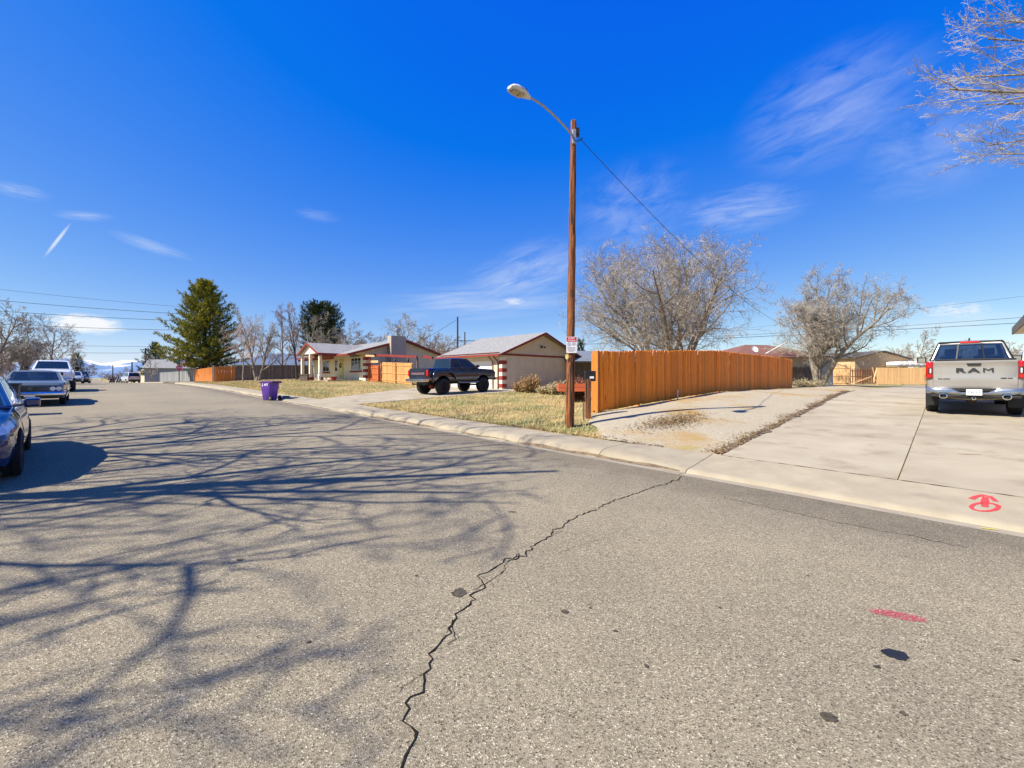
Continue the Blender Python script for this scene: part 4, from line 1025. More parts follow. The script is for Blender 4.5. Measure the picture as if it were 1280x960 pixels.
wire('upper of the power lines above the silver pickup', P(880, 421, 70), P(1490, 380, 42), .3, .02)
wire('faint high power line over the right trees', P(880, 416, 80), P(1490, 345, 42), .1, .012)
wire('power line rising to the tall pole behind the garage', P(470, 455, 45), P(572, 399, 62), .2, .022)

# ------------------------------------------------------------------ purple wheeled bin
bn = ST(25.0, 6.62, RZ(25, 6.6)); bin_ = empty('wheelie_bin', tuple(bn), R(-12), 'purple wheeled rubbish bin standing in the gutter', 'bin')
M_purple = mat('purple_plastic', (.17, .075, .42), (.13, .055, .34), 3, .42); M_dpurple = mat('dark_purple_plastic', (.09, .03, .16), (.07, .025, .12), 3, .4)
mb = MB(); lv = [(.0, .22, .23), (.03, .24, .25), (.6, .275, .31), (.66, .30, .335), (.74, .30, .335), (.745, .285, .32), (.90, .30, .345)]
for (z, a, b) in lv:
    for (cx, cy) in ((-1, -1), (1, -1), (1, 1), (-1, 1)):
        for j in range(4):
            an = math.atan2(cy, cx)-R(45)+R(30)*j; mb.v.append((cx*(a-.06)+.06*math.cos(an), cy*(b-.06)+.06*math.sin(an), z))
for i in range(len(lv)-1):
    for j in range(16): mb.f.append((i*16+j, i*16+(j+1) % 16, (i+1)*16+(j+1) % 16, (i+1)*16+j))
mb.f.append(tuple(range(16))[::-1]); mb.build('body', M_purple, bin_, smooth=40, fix=True)
mb = MB(); mb.prism([(-.33, -.36, .90), (-.33, .36, .90), (-.33, .36, .95), (-.28, .30, .985), (-.28, -.30, .985), (-.33, -.36, .95)], (0, 0, 0), (.74, 0, 0)); mb.build('lid', M_dpurple, bin_, fix=True, bevel=.01)
for sy in (-1, 1):
    w_ = MB().lathe([(.11, -.035), (.12, -.02), (.12, .02), (.11, .035)], 16, Matrix.Translation((.30, sy*.33, .12)) @ Matrix.Rotation(R(90), 4, 'X')).build('wheel', M_dark, bin_, smooth=40)
    MB().lathe([(.045, -.042), (.045, .042)], 10, Matrix.Translation((.30, sy*.33, .12)) @ Matrix.Rotation(R(90), 4, 'X')).build('hub', M_metal, w_)
MB().tube([(.42, -.27, .86), (.46, -.27, .9), (.46, .27, .9), (.42, .27, .86)], .018, 6).build('handle', M_dpurple, bin_)
text('lettering', 'J AY', .17, M_signw, bin_, Matrix.Translation((0.02, -.347, .80)) @ Matrix.Rotation(R(90), 4, 'X'), .003, 1.15, .006)
# small dark brick-like block behind the bin
o = MB().box(-.16, .16, -.1, .1, 0, .2).build('cinder_block', mat('dark_block', (.12, .11, .08), rough=.9), bevel=.01); o.location = P(357.5, 499.5, 23.3); tag(o, 'small dark block on the kerb right of the purple bin', 'block')
# dark bin in front of the classic car
db = empty('wheelie_bin', tuple(ST(21.6, -2.2, RZ(21.6, -2.2))), ANG_N, 'large charcoal bin standing in front of the classic car', 'bin')
M_char = mat('charcoal_plastic', (.035, .04, .05), (.028, .03, .038), 3, .5)
mb = MB(); mb.prism([(-.42, -.3, .02), (.42, -.3, .02), (.46, -.34, .98), (-.46, -.34, .98)], (0, 0, 0), (0, .66, 0)); mb.build('body', M_char, db, fix=True, bevel=.02)
MB().box(-.49, .49, -.37, .37, .985, 1.05).build('lid', M_char, db, bevel=.02)
for sy in (-1, 1): MB().lathe([(.12, -.03), (.12, .03)], 14, Matrix.Translation((sy*.44, .28, .12)) @ Matrix.Rotation(R(90), 4, 'Y')).build('wheel', M_dark, db)

# ------------------------------------------------------------------ vehicles (local frame: +x forward, +y left, z up)
def interp(tab, x):
    if x <= tab[0][0]: return tab[0][1]
    for (a, va), (b, vb) in zip(tab[:-1], tab[1:]):
        if x <= b:
            q = (x-a)/(b-a); q = q*q*(3-2*q)*.5+q*.5; return va+(vb-va)*q
    return tab[-1][1]
SIDE = [(0, .95), (.18, .985), (.45, 1.0), (.7, .99), (.88, .965), (1, .93)]
class Body:
    def __init__(s, x0, x1, top, bot, half, arches, side=SIDE, endround=.10):
        s.x0, s.x1, s.top, s.bot, s.half, s.arches, s.side, s.er = x0, x1, top, bot, half, arches, side, endround
    def zt(s, x): return interp(s.top, x)
    def zb(s, x, arch=True):
        z = interp(s.bot, x)
        if arch:
            for (cx, cz, r) in s.arches:
                if abs(x-cx) < r: z = max(z, cz+math.sqrt(r*r-(x-cx)**2))
        return z
    def hw(s, x):
        e = 1.0
        for d in (x-s.x0, s.x1-x):
            q = min(1, max(0, d/s.er)); e = min(e, .90+.10*math.sqrt(max(0, 1-(1-q)**2)))
        return interp(s.half, x)*e
    def y(s, x, z):
        zb = s.zb(x, False); q = (z-zb)/max(.01, s.zt(x)-zb); return s.hw(x)*interp(s.side, q)
    def mesh(s, nx=64):
        xs = [s.x0+(s.x1-s.x0)*i/nx for i in range(nx+1)]
        for (cx, cz, r) in s.arches:
            for a in range(0, 181, 12): xs.append(cx+r*math.cos(math.radians(a)))
            xs += [cx-r-.002, cx+r+.002]
        xs += [s.x0+.015, s.x0+.04, s.x1-.015, s.x1-.04]
        xs = sorted(x for x in set(round(x, 4) for x in xs) if s.x0 <= x <= s.x1)
        mb = MB(); m = 9; ring = None
        for x in xs:
            zb, zt = s.zb(x), s.zt(x); half = []
            half.append((0, zb))
            for j in range(m):
                z = zb+(zt-zb)*j/(m-1); half.append((s.y(x, z), z))
            w = half[-1][0]; half += [(w*.965, zt+.018), (w*.86, zt+.03), (w*.5, zt+.042), (0, zt+.046)]
            sec = half+[(-a, b) for a, b in half[-2:0:-1]]; ring = len(sec)
            mb.v += [(x, a, b) for a, b in sec]
        for i in range(len(xs)-1):
            for j in range(ring): mb.f.append((i*ring+j, i*ring+(j+1) % ring, (i+1)*ring+(j+1) % ring, (i+1)*ring+j))
        mb.f.append(tuple(range(ring))); mb.f.append(tuple(range((len(xs)-1)*ring, len(xs)*ring)))
        return mb
    def patch(s, x0, x1, z0, z1, side, off=.006, nx=10, nz=6, slant=0., arch=True):
        """raised panel following the body side (door, fender)"""
        mb = MB(); V = []
        for i in range(nx+1):
            for j in range(nz+1):
                z = z0+(z1-z0)*j/nz; x = x0+(x1-x0)*i/nx+slant*(j/nz)
                zz = max(z, s.zb(x)+.004) if arch else z
                V.append((x, side*(s.y(x, zz)+off), zz))
        mb.v = V
        for i in range(nx):
            for j in range(nz): a = i*(nz+1)+j; mb.f.append((a, a+nz+1, a+nz+2, a+1) if side < 0 else (a, a+1, a+nz+2, a+nz+1))
        return mb
def face_frame(mb, p00, p10, p11, p01, wins, panes, bulge=0, nrm=None):
    us = sorted(set([0, 1]+[w[0] for w in wins]+[w[1] for w in wins])); vs = sorted(set([0, 1]+[w[2] for w in wins]+[w[3] for w in wins]))
    P4 = [Vector(p) for p in (p00, p10, p11, p01)]
    def at(u, v):
        p = (P4[0]*(1-u)+P4[1]*u)*(1-v)+(P4[3]*(1-u)+P4[2]*u)*v
        if nrm: p = p+Vector(nrm)*bulge*4*u*(1-u)
        return p
    def cells(a, b): n = 3; return [(a+(b-a)*i/n, a+(b-a)*(i+1)/n) for i in range(n)]
    for u0, u1 in zip(us[:-1], us[1:]):
        for v0, v1 in zip(vs[:-1], vs[1:]):
            um, vm = (u0+u1)/2, (v0+v1)/2; inw = any(w[0] < um < w[1] and w[2] < vm < w[3] for w in wins)
            tgt = panes if inw else mb
            for a, b in cells(u0, u1): tgt.quad(at(a, v0), at(b, v0), at(b, v1), at(a, v1))
def cab(root, paint, glass, bl, tl_, side_w, rear_w, front_w, roof_m=None, zroof=.05, name='cab', interior=True, seats=()):
    """bl=(xr, xf, half, z) bottom ; tl_=(xr, xf, half, z) top"""
    mb = MB(); pane = {}
    (xr, xf, hb_, zb) = bl; (xr2, xf2, ht, zt) = tl_
    B = lambda x, y: (x, y, zb); T = lambda x, y: (x, y, zt)
    gl = []
    for side in (1, -1):
        pm = MB(); face_frame(mb, B(xr, side*hb_), B(xf, side*hb_), T(xf2, side*ht), T(xr2, side*ht), side_w, pm, .02, (0, side, 0)); gl.append(('side_window', pm))
    pm = MB(); face_frame(mb, B(xr, -hb_), B(xr, hb_), T(xr2, ht), T(xr2, -ht), rear_w, pm, .04, (-1, 0, 0)); gl.append(('rear_window', pm))
    pm = MB(); face_frame(mb, B(xf, -hb_), B(xf, hb_), T(xf2, ht), T(xf2, -ht), front_w, pm, .07, (1, 0, 0)); gl.append(('windscreen', pm))
    # roof with crown
    n = 6; base = len(mb.v)
    for i in range(n+1):
        for j in range(n+1):
            u_, v_ = i/n, j/n; x = xr2+(xf2-xr2)*u_; y = -ht+2*ht*v_
            x += (-.04 if i == 0 else .07 if i == n else 0)*4*v_*(1-v_); y += (.02 if v_ == 1 else -.02 if v_ == 0 else 0)*4*u_*(1-u_)
            mb.v.append((x, y, zt+zroof*(1-(2*v_-1)**4)*min(1, .25+3*u_*(1-u_)*1.3)*(0 if i in (0, n) and False else 1)*(1 if 0 < i < n and 0 < j < n else 0)))
    for i in range(n):
        for j in range(n): a = base+i*(n+1)+j; mb.f.append((a, a+n+1, a+n+2, a+1))
    o = mb.build(name, paint, root, smooth=32, fix=True)
    sm = o.modifiers.new('s', 'SOLIDIFY'); sm.thickness = .035; sm.offset = -1
    for nm, pm in gl:
        if pm.f:
            g = pm.build(nm, glass, o, smooth=30, fix=True)
    if interior:
        mb = MB()
        for (x, y) in seats:
            mb.box(x-.1, x+.12, y-.25, y+.25, zb-.5, zb+.12); mb.box(x-.03, x+.09, y-.14, y+.14, zb+.14, zb+.34); mb.box(x-.1, x+.4, y-.25, y+.25, zb-.6, zb-.45)
        mb.box(xr+.1, xf-.1, -hb_+.06, hb_-.06, zb-.02, zb-.01)
        mb.box(xf-.45, xf-.08, -hb_+.08, hb_-.08, zb-.01, zb+.03)
        mb.lathe([(.17, 0), (.185, .015), (.17, .03)], 12, Matrix.Translation((xf-.65, hb_*.45, zb+.02)) @ Matrix.Rotation(R(-65), 4, 'Y'))
        mb.build('interior', M_black, root, bevel=None)
    return o
def wheel(root, x, y, r, w, rim_r=None, rim=None, spokes=6, name='wheel', steer=0):
    sg = 1 if y > 0 else -1; rim_r = rim_r or r*.6
    M = Matrix.Translation((x, y, r)) @ Matrix.Rotation(R(steer), 4, 'Z') @ Matrix.Rotation(R(-90*sg), 4, 'X')
    mb = MB(); prof = [(rim_r, -w*.42), (rim_r+.02, -w/2), (r-.05, -w/2), (r-.012, -w*.42), (r, -w*.3), (r, w*.3), (r-.012, w*.42), (r-.05, w/2), (rim_r+.02, w/2), (rim_r, w*.42), (rim_r, .0)]
    mb.lathe(prof, 28, M)
    for i in range(22):
        a = 2*math.pi*i/22
        for zz in (-.22, .22): mb.box(r-.005, r+.012, -.03, .03, -w*.17, w*.17, M @ Matrix.Rotation(a+(zz > 0)*.14, 4, 'Z') @ Matrix.Translation((0, 0, w*zz)))
    wo = mb.build(name, M_dark, root, smooth=40)
    mb = MB(); mb.lathe([(.02, w*.10), (rim_r*.98, w*.02), (rim_r*.99, w*.3), (rim_r*1.0, w*.4)], 24, M)
    ro = mb.build('rim', M_black if rim is None else rim, wo, smooth=30)
    mb = MB()
    for i in range(spokes):
        mb.box(.03, rim_r*.97, -.035, .035, w*.22, w*.34, M @ Matrix.Rotation(2*math.pi*i/spokes, 4, 'Z'))
    mb.lathe([(.07, w*.2), (.07, w*.38), (.04, w*.4)], 12, M)
    mb.lathe([(rim_r*.9, w*.36), (rim_r*.98, w*.43), (rim_r*1.01, w*.40)], 24, M)
    mb.build('spokes', rim or M_alu, wo, smooth=30)
    return wo
def mirror(root, x, y, z, m, s=1.):
    sg = 1 if y > 0 else -1
    mb = MB(); mb.prism([(x-.06, y, z), (x+.08*s, y, z+.01), (x+.08*s, y, z+.16*s), (x-.06, y, z+.17*s)], (0, 0, 0), (0, sg*.20*s, .01)); o = mb.build('mirror', m, root, fix=True, bevel=.03)
    MB().bar((x, y-sg*.12, z+.03), (x, y+.02*sg, z+.06), .05, .04).build('mirror_arm', m, o)
    MB().box(x-.068, x-.063, min(y+sg*.03, y+sg*.17*s), max(y+sg*.03, y+sg*.17*s), z+.03, z+.14*s).build('mirror_glass', M_chrome, o)
def underbody(root, b, x0, x1, w, z0, z1, name='underbody'):
    return MB().box(x0, x1, -w, w, z0, z1).build(name, M_black, root)
def paint(name, c, metal=.3, rough=.28, c2=None):
    m = mat(name, c, c2 or tuple(x*.93 for x in c), 1.5, rough, metal=metal, spec=.5, coat=.8); return m
def place(root, s, t, z, ang): root.location = ST(s, t, z); root.rotation_euler = (0, 0, ang)

# ---- silver pickup seen from behind on the driveway
def silver_pickup():
    root = empty('pickup_truck', (0, 0, 0), 0, 'silver pickup truck seen from behind with black tailgate letters on the driveway', 'pickup truck')
    P_ = paint('silver_paint', (.34, .315, .28), .35, .32)
    b = Body(-2.75, 2.85, [(-2.75, 1.42), (-1.0, 1.42), (1.1, 1.38), (1.8, 1.34), (2.6, 1.25), (2.85, 1.1)], [(-2.75, .66), (-2.5, .58), (2.6, .5), (2.85, .6)],
             [(-2.75, .97), (-2.2, .995), (2.0, .995), (2.85, .9)], [(-1.72, .42, .5), (1.95, .42, .5)])
    o = b.mesh(70).build('body', P_, root, smooth=30, fix=True)
    c_ = cab(root, P_, glassmat('ram_glass', (.01, .03, .09), .5), (-1.02, 1.35, .90, 1.46), (-.80, .55, .70, 1.99), [(.06, .42, .12, .88), (.47, .86, .12, .88)], [(.035, .965, .04, .87)], [(.05, .95, .05, .93)], seats=[(-.35, -.42), (-.35, .42), (.7, -.4), (.7, .4)])
    for y_ in (-.27, .27):
        MB().bar((-1.055, y_*1.12, 1.47), (-.855, y_*.93, 1.93), .035, .035).build('window_divider', M_black, c_)
    MB().bar((-1.07, -.86, 1.475), (-1.07, .86, 1.475), .03, .04).build('window_seal', M_black, c_)
    MB().bar((-.83, -.70, 1.995), (-.83, .70, 1.995), .05, .03).build('roof_seam', M_black, c_)
    for sy in (-1, 1): MB().bar((-1.03, sy*.905, 1.46), (-.80, sy*.705, 1.98), .03, .03).build('pillar_seam', M_black, c_)
    # high brake light, antenna fin
    MB().box(-.88, -.83, -.22, .22, 1.955, 2.005).build('brake_light', M_red, c_, bevel=.01)
    mb = MB(); mb.prism([(-.6, -.02, 2.0), (-.35, -.02, 2.03), (-.58, -.02, 2.11)], (0, 0, 0), (0, .04, 0)); mb.build('antenna', M_black, c_, fix=True)
    for sy in (-1, 1):
        b.patch(-.95, .25, .62, 1.40, sy).build('door', P_, root, smooth=40); b.patch(.27, 1.3, .62, 1.38, sy).build('door', P_, root, smooth=40)
        b.patch(-2.30, -1.14, .6, 1.06, sy, .03, 24, 4).build('fender_flare', M_black, root, smooth=40)
        mirror(root, 1.0, sy*1.02, 1.38, M_black, 1.25)
        # tall wraparound tail lights with a black core
        mb = MB(); 
        mb.v = []; mb.f = []
        x = -2.775
        for (z) in (.965, 1.0, 1.2, 1.385, 1.41):
            e = .01 if z in (.965, 1.41) else 0
            mb.v += [(x+e, sy*.842, z), (x-.012+e, sy*.90, z), (x+.01+e, sy*.955, z), (x+.06, sy*.985, z), (x+.24, sy*(b.y(-2.52, z)+.008), z)]
        for i in range(4):
            for j in range(4): a = i*5+j; mb.f.append((a, a+1, a+6, a+5))
        l = mb.build('tail_light', M_red, root, smooth=50); sm = l.modifiers.new('s', 'SOLIDIFY'); sm.thickness = .02; sm.offset = 0
        MB().box(-2.80, -2.77, min(sy*.855, sy*.94), max(sy*.855, sy*.94), 1.09, 1.26).build('light_core', M_black, l)
        MB().box(-2.805, -2.80, min(sy*.875, sy*.905), max(sy*.875, sy*.905), 1.11, 1.23).build('reverse_lamp', M_lens, l)
        # exhaust tips and mud flaps
        mb = MB(); mb.lathe([(.062, -.12), (.08, .0), (.084, .08), (.064, .085), (.058, -.1)], 16, Matrix.Translation((-2.88, sy*.62, .50)) @ Matrix.Rotation(R(-90), 4, 'Y') @ Matrix.Diagonal((.9, 1.1, 1, 1))); mb.build('exhaust_tip', M_chrome, root, smooth=40)
        MB().box(-2.26, -2.24, min(sy*.70, sy*1.0), max(sy*.70, sy*1.0), .2, .62).build('mud_flap', M_black, root)
        wheel(root, -1.72, sy*.86, .41, .29, .25, M_alu); wheel(root, 1.95, sy*.86, .41, .29, .25, M_alu)
        mb = MB(); mb.box(2.78, 2.9, min(sy*.55, sy*.88), max(sy*.55, sy*.88), .95, 1.1); mb.build('headlight', M_lens, root, bevel=.02)
    # tailgate: sculpted panel
    mb = MB(); rows = [(.70, .0), (.74, .02), (.78, .022), (.86, .03), (.94, .034), (1.02, .022), (1.10, .012), (1.24, .02), (1.30, .012), (1.36, .03), (1.41, .045), (1.44, .035)]
    ys = [-.835, -.82, -.5, -.25, 0, .25, .5, .82, .835]
    for z, e in rows:
        for y_ in ys:
            e2 = e*(0 if abs(y_) > .83 else 1)+(.006 if abs(y_) < .3 and .86 < z < 1.1 else 0)
            mb.v.append((-2.77-e2, y_, z))
    for i in range(len(rows)-1):
        for j in range(len(ys)-1): a = i*len(ys)+j; mb.f.append((a, a+1, a+len(ys)+1, a+len(ys)))
    tg = mb.build('tailgate', P_, root, smooth=60, fix=True)
    MB().box(-2.83, -2.74, -.80, .80, 1.445, 1.475).build('tailgate_cap', M_black, tg, bevel=.01)
    MB().box(-2.785, -2.76, -.80, .80, .675, .695).build('tailgate_gap', M_black, root)
    mb = MB(); mb.prism([(-2.80, -.15, 1.36), (-2.80, .15, 1.36), (-2.80, .12, 1.30), (-2.80, -.12, 1.30)], (0, 0, 0), (-.022, 0, 0)); mb.build('handle', M_black, tg, fix=True, bevel=.008)
    MT = lambda y_, z: Matrix.Translation((-2.80, y_, z)) @ Matrix.Rotation(R(-90), 4, 'Z') @ Matrix.Rotation(R(90), 4, 'X')
    for ch, y_ in (('R', .27), ('A', -.0), ('M', -.28)):
        text('letter', ch, .15, mat('badge_black', (.03, .032, .035)), tg, MT(y_, 1.175), .012, 2.1, .006 if ch != 'M' else .0)
    text('badge', 'BIG HORN', .05, M_black, tg, MT(.60, .945), .006, 1.05, .002); text('badge', 'HEMI 4X4', .05, M_black, tg, MT(-.62, .965), .006, 1.05, .002)
    # bumper
    mb = MB()
    prof = [(-2.70, .70), (-2.93, .69), (-2.955, .66), (-2.955, .58), (-2.90, .53), (-2.70, .53)]
    n = 22; m = len(prof)
    for i in range(n+1):
        y_ = -.985+1.97*i/n; q = abs(y_)/.985; pull = .10*max(0, (q-.72)/.28)**2
        for (x_, z_) in prof:
            dz = 0
            if abs(y_) < .36 and z_ > .6: dz = -.09*(1 if abs(y_) < .3 else .5)
            mb.v.append((x_+(pull if x_ < -2.75 else 0), y_, z_+dz+(.03*q*q)))
    for i in range(n):
        for j in range(m): mb.f.append((i*m+j, (i+1)*m+j, (i+1)*m+(j+1) % m, i*m+(j+1) % m))
    mb.f.append(tuple(range(m))); mb.f.append(tuple(range(n*m, n*m+m)))
    bp = mb.build('bumper', mat('bumper_metal', (.45, .47, .5), (.3, .32, .35), 2, .22, metal=.85), root, smooth=40, fix=True)
    MB().box(-2.93, -2.72, -.42, .42, .635, .66).build('step_pad', M_black, bp)
    MB().box(-2.90, -2.6, -.9, .9, .46, .53).build('valance', M_black, root, bevel=.02)
    mb = MB(); mb.tube([(-2.72, -.75, .5), (-2.78, -.35, .44), (-2.80, 0, .425), (-2.78, .35, .44), (-2.72, .75, .5)], .035, 6); mb.build('tow_bar', mat('dusty_metal', (.25, .22, .15), (.15, .13, .1), 12, .8), root)
    mb = MB(); mb.lathe([(.045, 0), (.045, .1), (.03, .1), (.03, .02)], 10, Matrix.Translation((-2.8, 0, .45)) @ Matrix.Rotation(R(-90), 4, 'Y')); mb.build('hitch', M_metal, root)
    pl = MB().box(-2.972, -2.960, -.155, .155, .53, .685).build('number_plate', M_signw, bp); text('lettering', 'CAJ 363', .085, mat('plate_green', (.02, .12, .08)), pl, Matrix.Translation((-2.974, 0, .605)) @ Matrix.Rotation(R(-90), 4, 'Z') @ Matrix.Rotation(R(90), 4, 'X'), .001, .85, .002)
    underbody(root, b, -2.5, 2.5, .68, .38, .62)
    mb = MB(); mb.tube([(-1.72, -.8, .40), (-1.72, .8, .40)], .05, 8); mb.lathe([(.03, -.14), (.15, -.08), (.15, .08), (.03, .14)], 12, Matrix.Translation((-1.72, 0, .4)) @ Matrix.Rotation(R(90), 4, 'X')); mb.build('rear_axle', M_dirt, root)
    return root
rt = silver_pickup(); 
RT_T = 17.9
rt.location = ST(-.06, RT_T+2.75, .60); rt.location.z = .60; rt.rotation_euler = (0, R(-1.2), ANG_N+R(2.0)); rt.scale = (1, .985, 1.075)

# ---- blue sedan at the left edge, nose towards the viewer
def blue_sedan():
    root = empty('parked_car', (0, 0, 0), 0, 'dark blue sedan cut off by the left picture edge', 'car')
    P_ = paint('blue_paint', (.012, .03, .11), .2, .14)
    b = Body(-2.3, 2.35, [(-2.3, .92), (-1.9, 1.0), (-1.2, 1.0), (.9, .96), (1.4, .88), (2.0, .76), (2.25, .64), (2.35, .50)], [(-2.3, .35), (-2.0, .22), (1.9, .2), (2.35, .28)],
             [(-2.3, .74), (-1.8, .87), (-.5, .9), (1.4, .9), (2.0, .82), (2.35, .6)], [(-1.35, .32, .36), (1.4, .32, .36)], side=[(0, .93), (.2, .99), (.5, 1.0), (.75, .97), (1, .88)], endround=.25)
    b.mesh(80).build('body', P_, root, smooth=38, fix=True)
    cab(root, P_, M_glassd, (-1.75, 1.15, .78, .97), (-1.1, .15, .58, 1.42), [(.12, .47, .08, .86), (.50, .86, .06, .88)], [(.06, .94, .06, .92)], [(.04, .96, .04, .94)], seats=[(.1, -.37), (.1, .37), (-.8, 0)])
    for sy in (-1, 1):
        b.patch(-.75, .15, .3, .93, sy, .005).build('door', P_, root, smooth=40); b.patch(.17, 1.0, .3, .93, sy, .005).build('door', P_, root, smooth=40)
        mirror(root, .72, sy*.89, .93, P_, .9)
        mb = MB()
        for i in range(7):
            for j in range(5):
                u_ = i/6; v_ = j/4; x = 2.02-.42*u_*(1) ; 
                x = 2.20-.55*u_; z = (.62+.09*u_)+(.13-.03*u_)*v_*(1.0); zz = min(z, b.zt(x)-.0); mb.v.append((x+.012*math.sin(u_*3.14)*math.sin(v_*3.14), sy*(b.y(x, zz)+.012), zz+.004))
        for i in range(6):
            for j in range(4): a = i*5+j; mb.f.append((a, a+1, a+6, a+5))
        mb.build('headlight', M_lens, root, smooth=60)
        mb = MB(); mb.lathe([(.001, 0), (.05, .01), (.06, .0)], 14, Matrix.Translation((2.20, sy*.62, .38)) @ Matrix.Rotation(R(90), 4, 'Y') @ Matrix.Rotation(0, 4, 'Z')); mb.build('fog_lamp', M_lens, root)
        wheel(root, 1.4, sy*.80, .32, .21, .21, M_alu, 7); wheel(root, -1.35, sy*.80, .32, .21, .21, M_alu, 7)
        MB().box(.2, .32, min(sy*.905, sy*.925), max(sy*.905, sy*.925), .80, .83).build('handle', M_chrome, root)
        MB().box(-2.33, -2.26, min(sy*.5, sy*.75), max(sy*.5, sy*.75), .7, .85).build('tail_light', M_red, root)
    mb = MB(); mb.prism([(2.30, -.45, .33), (2.30, .45, .33), (2.34, .38, .44), (2.34, -.38, .44)], (0, 0, 0), (.02, 0, 0)); mb.build('lower_grille', M_black, root, fix=True)
    MB().box(2.33, 2.365, -.4, .4, .50, .57).build('grille', M_black, root)
    MB().box(2.36, 2.372, -.16, .16, .44, .50).build('number_plate', M_signw, root)
    underbody(root, b, -2.0, 2.0, .7, .18, .4)
    return root
sedan = blue_sedan(); place(sedan, 11.07, -1.71, RZ(11, -1.7), ANG_U+math.pi+R(2.5)); sedan.scale = (1.07, 1, 1)

# ---- vintage sedan facing the viewer
def classic():
    root = empty('parked_car', (0, 0, 0), 0, 'old grey-blue vintage sedan with chrome bumper and headlights facing the viewer', 'car')
    P_ = paint('faded_blue_grey', (.17, .20, .20), .25, .3)
    b = Body(-2.7, 2.6, [(-2.7, .82), (-1.5, .93), (1.0, .95), (2.2, .92), (2.5, .88), (2.6, .78)], [(-2.7, .4), (-2.3, .28), (2.3, .28), (2.6, .4)],
             [(-2.7, .9), (-1.8, .99), (1.8, .99), (2.6, .93)], [(-1.45, .34, .38), (1.6, .34, .38)], side=[(0, .95), (.3, 1.0), (.62, .985), (.75, 1.0), (1, .96)], endround=.06)
    b.mesh(70).build('body', P_, root, smooth=32, fix=True)
    cab(root, P_, M_glass, (-1.6, 1.0, .82, .97), (-1.15, .35, .66, 1.38), [(.08, .5, .1, .88), (.53, .92, .1, .88)], [(.05, .95, .08, .92)], [(.04, .96, .06, .92)], seats=[(0, -.4), (0, .4)])
    mb = MB(); mb.box(2.60, 2.64, -.86, .86, .56, .76); g = mb.build('grille', M_black, root)
    mb = MB()
    for i in range(5): mb.box(2.641, 2.652, -.55, .55, .585+i*.035, .597+i*.035)
    mb.build('grille_bars', M_chrome, g)
    mb = MB(); mb.lathe([(.06, 0), (.06, .02)], 12, Matrix.Translation((2.65, 0, .66)) @ Matrix.Rotation(R(90), 4, 'Y')); mb.build('emblem', M_chrome, g)
    for sy in (-1, 1):
        for dy in (.62, .79):
            mb = MB(); mb.lathe([(.072, 0), (.085, .03), (.07, .02), (.001, .035)], 14, Matrix.Translation((2.63, sy*dy, .66)) @ Matrix.Rotation(R(90), 4, 'Y')); mb.build('headlight', M_lens, root, smooth=40)
        wheel(root, 1.6, sy*.86, .34, .2, .2, M_chrome, 8); wheel(root, -1.45, sy*.86, .34, .2, .2, M_chrome, 8)
        b.patch(.0, .95, .4, .93, sy, .005).build('door', P_, root, smooth=40); b.patch(-.95, -.02, .4, .93, sy, .005).build('door', P_, root, smooth=40)
        mirror(root, .75, sy*1.0, .95, M_chrome, .6)
        MB().box(-2.4, 2.4, min(sy*.985, sy*1.003), max(sy*.985, sy*1.003), .60, .625).build('chrome_strip', M_chrome, root)
    mb = MB(); n = 14
    for i in range(n+1):
        y_ = -.98+1.96*i/n; x_ = 2.76-.12*(abs(y_)/.98)**4
        mb.v += [(x_-.03, y_, .40), (x_+.01, y_, .42), (x_+.02, y_, .47), (x_, y_, .52), (x_-.03, y_, .53)]
    for i in range(n):
        for j in range(4): a = i*5+j; mb.f.append((a, a+1, a+6, a+5))
    o = mb.build('bumper', M_chrome, root, smooth=50); so2 = o.modifiers.new('s', 'SOLIDIFY'); so2.thickness = .02
    MB().box(2.785, 2.79, -.15, .15, .34, .42).build('number_plate', M_signw, root)
    MB().box(-2.78, -2.7, -.9, .9, .42, .54).build('rear_bumper', M_chrome, root, bevel=.02)
    underbody(root, b, -2.4, 2.4, .75, .26, .5)
    return root
cl = classic(); place(cl, 28.0, -1.78, RZ(28, -1.8), ANG_U+math.pi)
